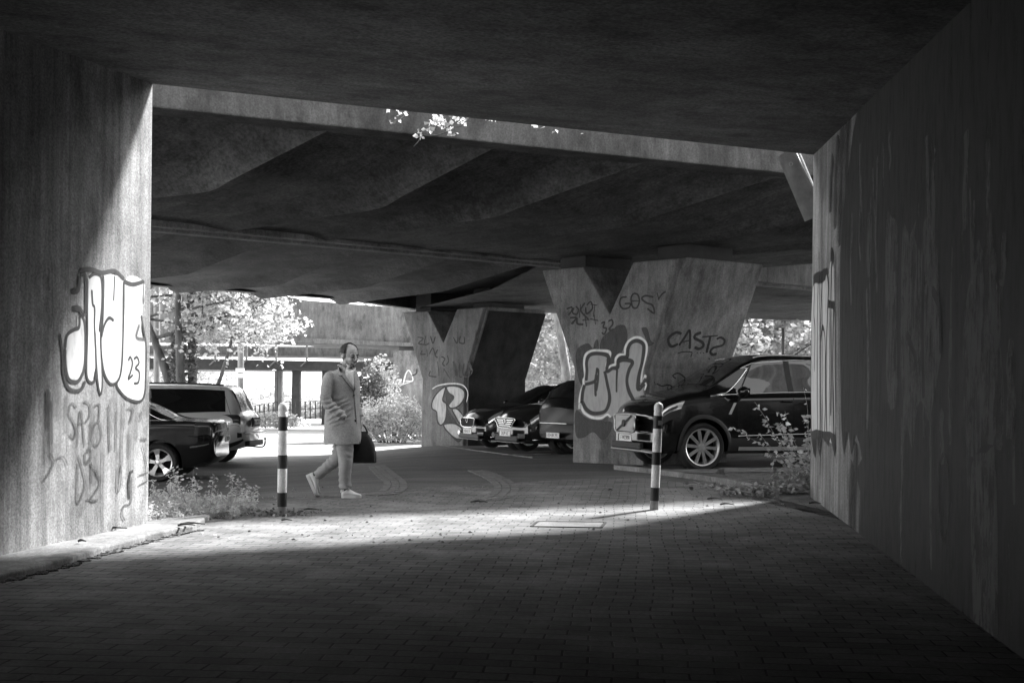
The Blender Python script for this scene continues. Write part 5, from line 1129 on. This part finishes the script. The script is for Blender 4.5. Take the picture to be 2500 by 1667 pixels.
for k in range(34):
    x = rnd.uniform(30, 730); y = rnd.uniform(-300, 900); L = rnd.uniform(150, 700); pr_.g += 1; pr_.stroke(PT_S, [(x + rnd.gauss(0, 4), y + L * t) for t in (0, .3, .65, 1)], rnd.uniform(.03, .12), t5)
pr_.fill(PT_S, [(260, 100), (288, 125), (315, 60), (308, 130), (335, 185), (345, 70), (380, 60), (400, 180), (410, 380), (420, 560), (410, 640), (390, 760), (368, 870), (350, 830), (335, 790), (318, 830), (300, 985), (278, 900), (250, 1030), (262, 800), (250, 600)], t5, 3)
pr_.g += 1; pr_.fill(PT_S, [(510, 450), (540, 280), (578, 190), (640, 200), (640, 900), (590, 960), (530, 1010), (505, 760)], t5, 3)
pr_.g += 1; pr_.fill(PT_S, [(540, 1050), (600, 1000), (640, 1050), (640, 1900), (560, 1800), (540, 1400)], t5, 3)
pr_.g += 1; pr_.fill(PT_S, [(195, 60), (215, 50), (240, 110), (235, 480), (238, 780), (200, 790), (190, 400)], t5, 3)
for pts, wd_ in (([(228, 140), (226, 270)], .16), ([(228, 540), (228, 670)], .16), ([(345, 200), (340, 500), (345, 780)], .1), ([(275, 520), (310, 610), (305, 660)], .1), ([(300, 200), (305, 500)], .06), ([(380, 340), (410, 420), (415, 600)], .08), ([(320, 180), (325, 640)], .05)): pr_.g += 1; pr_.stroke(PT_D, pts, wd_, t5)
pr_.g += 1; pr_.stroke(PT_F, [(425, 1000), (408, 1080), (408, 1240), (428, 1350), (450, 1200), (445, 1060), (425, 1000)], .05, t5)
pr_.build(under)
# ================================================================== PERSON
pg = G(829, 1215); man = empty('person', pg); tag(man, 'bearded balding man walking in a light overcoat, one hand pocketed, carrying a bag', 'person')
def c2(cx, cy, y=0): return Vector(((cx - 440) / 747, y, (1415 - cy) / 747))
M_SKIN = mat('skin', .38, .5, .4, var=.08, sc=(30, 30, 30)); M_HAIR = mat('dark_hair', .03, .6, .3, var=.5, sc=(60, 60, 60)); M_BEARD = mat('greying_beard', .15, .8, .2, var=.6, sc=(120, 120, 120))
M_COAT = mat('grey_wool_coat', .36, .95, .1, var=.12, sc=(9, 9, 9), bump=.25, bsc=260, grain=.18); M_TROU = mat('light_chinos', .33, .9, .1, var=.12, sc=(8, 8, 8), bump=.2, bsc=120, grain=.1)
M_SHOE = mat('white_trainer', .72, .6, .3, var=.06, sc=(20, 20, 20)); M_SOLE = mat('trainer_sole', .62, .7, .2); M_SHIRT = mat('pale_shirt', .62, .8, .2, var=.05, sc=(20, 20, 20)); M_SOCK = mat('dark_sock', .02, .9, .1); M_BAG = mat('black_bag', .012, .55, .4, var=.4, sc=(20, 20, 20), bump=.3, bsc=40)
YAW = R(-38)      # chest turned a little towards the viewer (away from +x)
YR = Matrix.Rotation(YAW, 3, 'Z')
def ring(c, a, b, n=28, yaw=YAW, sq=2.3, dent=None):
    M = Matrix.Rotation(yaw, 3, 'Z'); out = []
    for k in range(n):
        t = 2 * math.pi * k / n; x = math.copysign(abs(math.cos(t)) ** (2 / sq), math.cos(t)) * a; y = math.copysign(abs(math.sin(t)) ** (2 / sq), math.sin(t)) * b
        out.append(Vector(c) + M @ Vector((x, y, 0)))
    return out
def solid(b, name, m, vox, par, smooth_it=2, disp=None):
    o = b.build(name, m, par); finish(o, [('REMESH', dict(mode='VOXEL', voxel_size=vox, use_smooth_shade=True)), ('SMOOTH', dict(iterations=smooth_it, factor=.5))])
    if disp:
        me = o.data
        for v in me.vertices: v.co += v.normal * disp(v.co)
    o.data.polygons.foreach_set('use_smooth', [True] * len(o.data.polygons)); o.data.update(); return o
# --- body: one continuous surface, most of it under the clothes
HD = Vector((.098, -.02, 1.585)); FY = R(-40)         # head centre; where the face points
HM = Matrix.Rotation(FY, 3, 'Z') @ Matrix.Rotation(R(8), 3, 'Y') @ Matrix.Diagonal((1.1, 1.14, 1.03))
def H(x, y, z): return HD + HM @ Vector((x, y, z))
b = MB()
b.ell(HD + HM @ Vector((-.008, 0, .028)), (.096, .076, .100), 24, 16, HM)              # cranium
b.ell(H(.022, 0, -.035), (.068, .060, .085), 20, 14, HM)                              # face
b.ell(H(.052, 0, -.092), (.034, .036, .028), 14, 10, HM)                              # chin
for sd in (1, -1):
    b.ell(H(.062, sd * .034, -.035), (.026, .022, .024), 12, 8, HM)                   # cheekbone
    b.ell(H(.004, sd * .058, -.068), (.04, .016, .034), 12, 8, HM)                    # jaw
    b.ell(H(.078, sd * .026, .016), (.016, .026, .010), 12, 8, HM)                    # brow
    b.ell(H(-.012, sd * .079, -.012), (.020, .009, .034), 12, 8, HM @ Matrix.Rotation(R(12), 3, 'Y'))   # ear
b.tube([H(.088, 0, .006), H(.104, 0, -.018), H(.114, 0, -.034)], [.010, .013, .016], 10); b.ell(H(.102, 0, -.040), (.016, .019, .011), 12, 8, HM)   # nose
b.ell(H(.084, 0, -.066), (.014, .024, .007), 12, 8, HM); b.ell(H(.082, 0, -.078), (.013, .021, .008), 12, 8, HM)   # lips
b.tube([H(-.02, 0, -.06), Vector((.075, -.01, 1.47)), Vector((.05, .0, 1.40))], [.062, .060, .075], 18)      # neck
b.rings([ring((.04, 0, 1.41), .07, .09), ring((.02, 0, 1.36), .10, .185), ring((.02, 0, 1.22), .115, .175), ring((.02, 0, 1.02), .105, .15), ring((.0, 0, .90), .11, .165), ring((.0, 0, .80), .10, .15)])
def chain(pts, rr, n=12): b.tube(pts, rr, n)
hipL = c2(450, 850, .07); hipR = c2(485, 850, -.07)
chain([hipR, c2(497, 1130, -.07), c2(488, 1325, -.05), c2(480, 1372, -.05)], [.085, .058, .042, .04]); chain([hipL, c2(410, 1110, .06), c2(285, 1195, .08), c2(232, 1243, .09)], [.085, .058, .044, .04])
chain([c2(355, 405, -.17) , c2(342, 590, -.20), c2(452, 700, -.17)], [.05, .042, .03]); chain([Vector((.12, .13, 1.32)), Vector((.13, .21, 1.08)), Vector((.195, .17, .87))], [.05, .042, .028])
# hands: palm, four fingers, thumb; the near one is in the pocket, the far one grips the bag handle
def hand(wr, d, up, curl):
    d = Vector(d).normalized(); up = Vector(up).normalized(); s_ = d.cross(up).normalized(); pm = wr + d * .045
    b.tube([wr, wr + d * .03, wr + d * .085], [.026, .034, .036], 12, sq=.55)
    for i, (o, L) in enumerate(((-.03, .068), (-.01, .078), (.01, .073), (.029, .058))):
        q = [wr + d * .08 + s_ * o]; dd = Vector(d)
        for j in range(3): dd = (dd - up * curl).normalized(); q.append(q[-1] + dd * L * (.42, .32, .26)[j])
        b.tube(q, [.0095, .009, .0085, .007], 8)
    q = [wr + d * .03 - s_ * .028, wr + d * .055 - s_ * .05 - up * .01, wr + d * .08 - s_ * .048 - up * .03]; b.tube(q, [.013, .011, .009], 8)
hand(c2(455, 703, -.17), (.7, .1, -.5), (.3, -.8, .3), .25); hand(Vector((.195, .17, .88)), (.2, 0, -1), (1, 0, 0), .75)
# feet inside the shoes
b.tube([c2(480, 1372, -.05), c2(500, 1395, -.05), c2(590, 1402, -.06)], [.036, .036, .02], 10); b.tube([c2(232, 1243, .09), c2(215, 1270, .09), c2(255, 1380, .08)], [.036, .036, .02], 10)
body = solid(b, 'body', M_SKIN, .0058, man, 2)
# --- hair: fringe round the back and sides, bare crown
def shell(name, m, test, off, par):
    b = MB(); n, mm = 40, 26; ok = {}; vs = []
    for i in range(mm + 1):
        th = math.pi * i / mm
        for k in range(n):
            ph = 2 * math.pi * k / n; u = Vector((math.sin(th) * math.cos(ph), math.sin(th) * math.sin(ph), math.cos(th))); nz = 1 + .02 * mnoise.noise(u * 9)
            vs.append(Vector((-.008 + u.x * (.096 + off) * nz, u.y * (.076 + off) * nz, .028 + u.z * (.100 + off) * nz))); ok[i * n + k] = test(vs[-1])
    fs = [(i * n + k, i * n + (k + 1) % n, (i + 1) * n + (k + 1) % n, (i + 1) * n + k) for i in range(mm) for k in range(n)]
    fs = [f for f in fs if all(ok[j] for j in f)]; b.add([HD + HM @ v for v in vs], fs); o = b.build(name, m, par, smooth=True)
    finish(o, [('SOLIDIFY', dict(thickness=.006, offset=0))]); return o
shell('hair', M_HAIR, lambda v: v.z > .02 and v.x < (-.006 if abs(v.y) < .045 else .03 - .25 * max(0, v.z - .08)), .013, man)
shell('side_hair', mat('grey_side_hair', .17, .8, var=.5, sc=(90, 90, 90)), lambda v: -.065 < v.z < .045 and v.x < (.028 if v.z > -.02 else .0), .0035, man)
# beard, moustache, eyebrows, eyes
fb = MB(); fb.ell(H(.064, 0, -.100), (.026, .027, .022), 14, 10, HM); fb.ell(H(.072, .026, -.088), (.014, .010, .022), 10, 8, HM); fb.ell(H(.072, -.026, -.088), (.014, .010, .022), 10, 8, HM); fb.ell(H(.093, 0, -.056), (.010, .025, .007), 12, 8, HM); solid(fb, 'beard', M_BEARD, .005, man, 1)
for sd in (1, -1):
    e = MB().ell(H(.079, sd * .030, -.004), (.0115, .015, .0095), 12, 8, HM).build('eye', mat('eye_socket_shade', .14, .3), man, smooth=True)  # eyeballs toned dark grey to paint in the shade of the sockets
    MB().ell(H(.0875, sd * .029, -.004), (.003, .0065, .0065), 10, 6, HM).build('iris', M_HAIR, e, smooth=True)
    MB().tube([H(.088, sd * .014, .019), H(.090, sd * .030, .024), H(.080, sd * .047, .018)], [.005, .0068, .0045], 8).build('eyebrow', M_HAIR, man, smooth=True)
    MB().tube([H(.084, sd * .017, -.012), H(.0875, sd * .030, -.0155), H(.079, sd * .044, -.011)], [.002, .0028, .002], 6).build('lower_lid', mat('lid_shadow', .2, .6), e, smooth=True)
# --- coat
b = MB(); tw = []
for cy, x0, x1, ry in ((338, 432, 545, .09), (352, 395, 562, .13), (372, 355, 578, .165), (405, 318, 588, .18), (450, 306, 596, .18), (520, 312, 600, .17), (600, 318, 598, .165), (680, 316, 597, .165), (760, 308, 600, .175), (850, 303, 606, .185), (920, 306, 610, .19), (966, 318, 606, .19)):
    a, c = c2(x0, cy), c2(x1, cy); rx = (c.x - a.x) / 2; z = a.z; cx = (a.x + c.x) / 2
    tw.append(ring((cx, 0, z), rx * 1.0, ry, yaw=0, sq=2.4, n=32))
b.rings(tw)
b.tube(cr([c2(368, 388, -.12), c2(352, 450, -.175), c2(345, 540, -.20), c2(348, 610, -.205), c2(395, 660, -.205), c2(450, 712, -.19), c2(485, 738, -.165)], 4), [.048, .056, .060, .062, .063, .064, .065, .065, .064, .063, .063, .063, .062, .062, .061, .060, .059, .058, .056, .055, .054, .053, .053, .053, .048], 18)
b.tube(cr([Vector((.12, .12, 1.36)), Vector((.12, .18, 1.2)), Vector((.125, .2, 1.05)), Vector((.16, .19, .96)), Vector((.19, .172, .90))], 4), [.06] * 4 + [.066] * 5 + [.06] * 4 + [.054] * 4, 16)
def folds(p):
    f = .0022 * mnoise.noise(Vector((p.x * 9, p.y * 9, p.z * 5)))
    u = (p - c2(385, 640, -.2)); d_ = (p - c2(420, 690, -.2)).length
    if p.y < -.12 and d_ < .23: f += .0085 * math.sin((p.x * .45 - p.z * 1.0) * 105 + 2.5 * mnoise.noise(p * 14)) * sm(.23, .07, d_)
    if p.z < .95: f += .010 * math.sin((p.x * 1.0 + (p.z - .6) * .55) * 26) * sm(.98, .62, p.z)
    return f
coat = solid(b, 'coat', M_COAT, .0085, man, 3, folds)
# opening: the shirt shows as a V, lapels on both sides; front edge with button
def frontpt(cx, cy, off=.0):
    """point on the coat front seen at crop pixel: rings above give x; depth from the ellipse"""
    z = (1415 - cy) / 747; x = (cx - 440) / 747; rows_ = [(338, 432, 545, .09), (352, 395, 562, .13), (372, 355, 578, .165), (405, 318, 588, .18), (450, 306, 596, .18), (520, 312, 600, .17), (600, 318, 598, .165), (680, 316, 597, .165), (760, 308, 600, .175), (850, 303, 606, .185), (966, 318, 606, .19)]
    for i in range(len(rows_) - 1):
        if rows_[i][0] <= cy <= rows_[i + 1][0]: break
    t = (cy - rows_[i][0]) / (rows_[i + 1][0] - rows_[i][0]); t = min(1, max(0, t)); q = [rows_[i][k] * (1 - t) + rows_[i + 1][k] * t for k in range(4)]
    cx_ = (q[1] + q[2]) / 2; rx = (q[2] - q[1]) / 2; u = min(.995, abs(cx - cx_) / rx); y = -q[3] * (1 - u ** 2.4) ** (1 / 2.4); return Vector((x, y - off, z))
def cloth(name, m, pts, off, par, th=.004, k=3):
    q = [frontpt(x, y, off) for x, y in pts]; c = sum(q, Vector()) / len(q); b = MB(); n = len(q)
    cxm = sum(p[0] for p in pts) / len(pts); cym = sum(p[1] for p in pts) / len(pts); rows = []
    for t in (0, .33, .66, 1): rows.append([frontpt(cxm + (x - cxm) * t, cym + (y - cym) * t, off) for x, y in pts + [pts[0]]])
    b.grid(rows[::-1]); o = b.build(name, m, par, smooth=True); finish(o, [('SOLIDIFY', dict(thickness=th, offset=1))]); return o
shirt = cloth('shirt', M_SHIRT, [(488, 350), (505, 352), (530, 356), (552, 352), (558, 380), (562, 430), (564, 480), (562, 508), (545, 470), (520, 425), (498, 385)], .007, man)
b = MB(); 
b.tube(cr([H(-.055, -.05, -.085), Vector((.10, -.095, 1.475)), c2(505, 345, -.115), c2(530, 362, -.135)], 4), [.014] * 12 + [.012], 8, sq=.5); b.tube(cr([c2(560, 330, -.03), c2(560, 352, -.09), c2(545, 372, -.13)], 4), [.012] * 9, 8, sq=.5); b.build('collar', M_SHIRT, shirt, smooth=True)
cloth('lapel', M_COAT, [(440, 318), (470, 330), (500, 380), (530, 425), (556, 475), (563, 520), (545, 500), (500, 445), (478, 402), (448, 398), (452, 380), (430, 350)], .010, man, .005)
cloth('lapel', M_COAT, [(566, 352), (578, 362), (590, 410), (593, 460), (585, 500), (570, 520), (566, 480), (566, 430), (560, 380)], .010, man, .005)
def seam(name, pts, r, m, off=.003): return MB().tube([frontpt(x, y, off) for x, y in pts], r, 6).build(name, m, man, smooth=True)
seam('front_edge', [(563, 518), (570, 600), (577, 700), (586, 790), (600, 880), (606, 960)], .0035, mat('seam_shadow', .05, .9), .001); seam('lapel_edge', [(466, 398), (500, 444), (535, 490), (563, 520)], .0028, mat('seam_shadow', .05, .9), .011)
seam('notch', [(446, 397), (474, 402)], .003, mat('seam_shadow', .05, .9), .014)
MB().tube([frontpt(578, 770, -.004), frontpt(578, 770, .010)], .0125, 12).build('button', M_HAIR, man); MB().tube([frontpt(566, 560, -.004), frontpt(566, 560, .009)], .010, 12).build('button', M_HAIR, man)
seam('pocket_edge', [(500, 690), (512, 720), (500, 760), (470, 778)], .006, M_COAT, -.002)
b = MB(); b.tube(cr([Vector((-.02, .05, 1.47)), Vector((-.005, -.055, 1.475)), Vector((.055, -.115, 1.44)), c2(500, 372, -.15)], 5), [.02, .022, .024, .024, .025, .025, .025, .025, .024, .022, .02, .02, .018, .016, .014, .01], 10, sq=.6); b.tube(cr([Vector((-.02, .05, 1.47)), Vector((.06, .085, 1.46)), Vector((.14, .03, 1.43))], 5), .02, 10, sq=.6); b.build('coat_collar', M_COAT, man, smooth=True)
# --- trousers
b = MB()
def leg(ps, rr, yy): b.tube(cr([c2(x, y, yv) for (x, y), yv in zip(ps, yy)], 4), [v for v in np.interp(np.linspace(0, len(rr) - 1, (len(ps) - 1) * 4 + 1), range(len(rr)), rr)], 20)
leg([(482, 900), (492, 1000), (497, 1120), (492, 1220), (494, 1300), (498, 1332)], [.1, .096, .078, .070, .068, .073], [-.07, -.075, -.08, -.07, -.06, -.06])
leg([(452, 900), (445, 1000), (405, 1090), (340, 1150), (275, 1205), (240, 1236)], [.1, .094, .080, .066, .060, .060], [.05, .05, .06, .07, .08, .085])
b.rings([ring((.02, 0, .80), .11, .14, yaw=0), ring((.02, 0, .66), .12, .14, yaw=0), ring((.02, 0, .60), .09, .12, yaw=0)])
def tf_(p):
    f = .004 * mnoise.noise(p * 10)
    if p.z < .62: f += .005 * math.sin(p.z * 95 + p.x * 40 + 3 * mnoise.noise(p * 9)) * (.25 + max(0, mnoise.noise(p * 4 + Vector((9, 0, 0)))) * 2.2)
    return f
solid(b, 'trousers', M_TROU, .0085, man, 2, tf_)
# --- shoes
def shoe(heel, toe, y, tilt):
    h = c2(*heel, y); t = c2(*toe, y); d = (t - h); L = d.length; d.normalize(); up = Vector((-d.z, 0, d.x)); s_ = Vector((0, 1, 0))
    def q(a, bb, cc): return h + d * (a * L) + s_ * bb + up * cc
    o = MB(); pr = [(0, .028, .03, .07), (.06, .038, .03, .085), (.2, .042, .03, .098), (.34, .042, .03, .105), (.5, .044, .03, .082), (.68, .05, .03, .062), (.85, .047, .03, .050), (.96, .034, .03, .042), (1.0, .018, .032, .036)]
    rg = []
    for a, hw, z0, z1 in pr: rg.append([q(a, hw * math.cos(k), max(z0, z0 + (z1 - z0) * (.5 + .62 * math.sin(k)) if math.sin(k) > -.8 else z0) * 1.0) for k in [2 * math.pi * i / 16 for i in range(16)]])
    o.rings(rg); up_o = o.build('shoe', M_SHOE, man, smooth=True)
    o = MB(); out = [(0, .03), (.1, .041), (.3, .043), (.5, .046), (.7, .053), (.85, .050), (.95, .038), (1.02, .015)]
    poly = [q(a, w_, 0) for a, w_ in out] + [q(a, -w_, 0) for a, w_ in out[::-1]]; o.prism(poly, up * .034); sl_ = o.build('sole', M_SOLE, up_o)
    for i in range(4): MB().tube([q(.42 + i * .075, -.02, .094 - i * .012), q(.42 + i * .075, 0, .1 - i * .012), q(.42 + i * .075, .02, .094 - i * .012)], .0035, 6).build('lace', M_SOLE, up_o)
    MB().tube([q(.16, 0, .06), q(.17, 0, .135)], .036, 14).build('sock', M_SOCK, up_o, smooth=True)
shoe((466, 1412), (624, 1410), -.055, 0); shoe((146, 1232), (232, 1412), .09, 0)
# --- bag: its own thing, hanging from his far hand
bg = empty('bag', pg + Vector((.26, .13, .3))); tag(bg, 'black soft briefcase hanging from the walking man far hand', 'bag')
b = MB(); rg = []
for cy, x0, x1, dp in ((1128, 520, 722, .05), (1120, 500, 728, .075), (1060, 505, 728, .085), (980, 520, 712, .08), (925, 548, 690, .06), (880, 575, 655, .035), (862, 590, 645, .02)):
    a, c = c2(x0, cy), c2(x1, cy); rg.append([Vector(v) - Vector((.26, .13, .3)) for v in ring(((a.x + c.x) / 2, .15, a.z), (c.x - a.x) / 2, dp, yaw=R(6), sq=3.2, n=28)])
b.rings(rg); bo = b.build('bag_body', M_BAG, bg, smooth=True, sharp=55)
loc_ = lambda x, y, yy: c2(x, y, yy) - Vector((.26, .13, .3))
MB().tube(cr([loc_(655, 875, .13), loc_(635, 835, .15), loc_(608, 808, .17), loc_(590, 835, .18), loc_(592, 880, .17)], 4), .009, 8).build('handle', M_BAG, bg, smooth=True)
MB().tube(cr([loc_(690, 925, .09), loc_(716, 985, .085), loc_(722, 1060, .075), loc_(722, 1115, .08)], 4), .004, 6).build('zip', M_STEEL_L, bg, smooth=True)
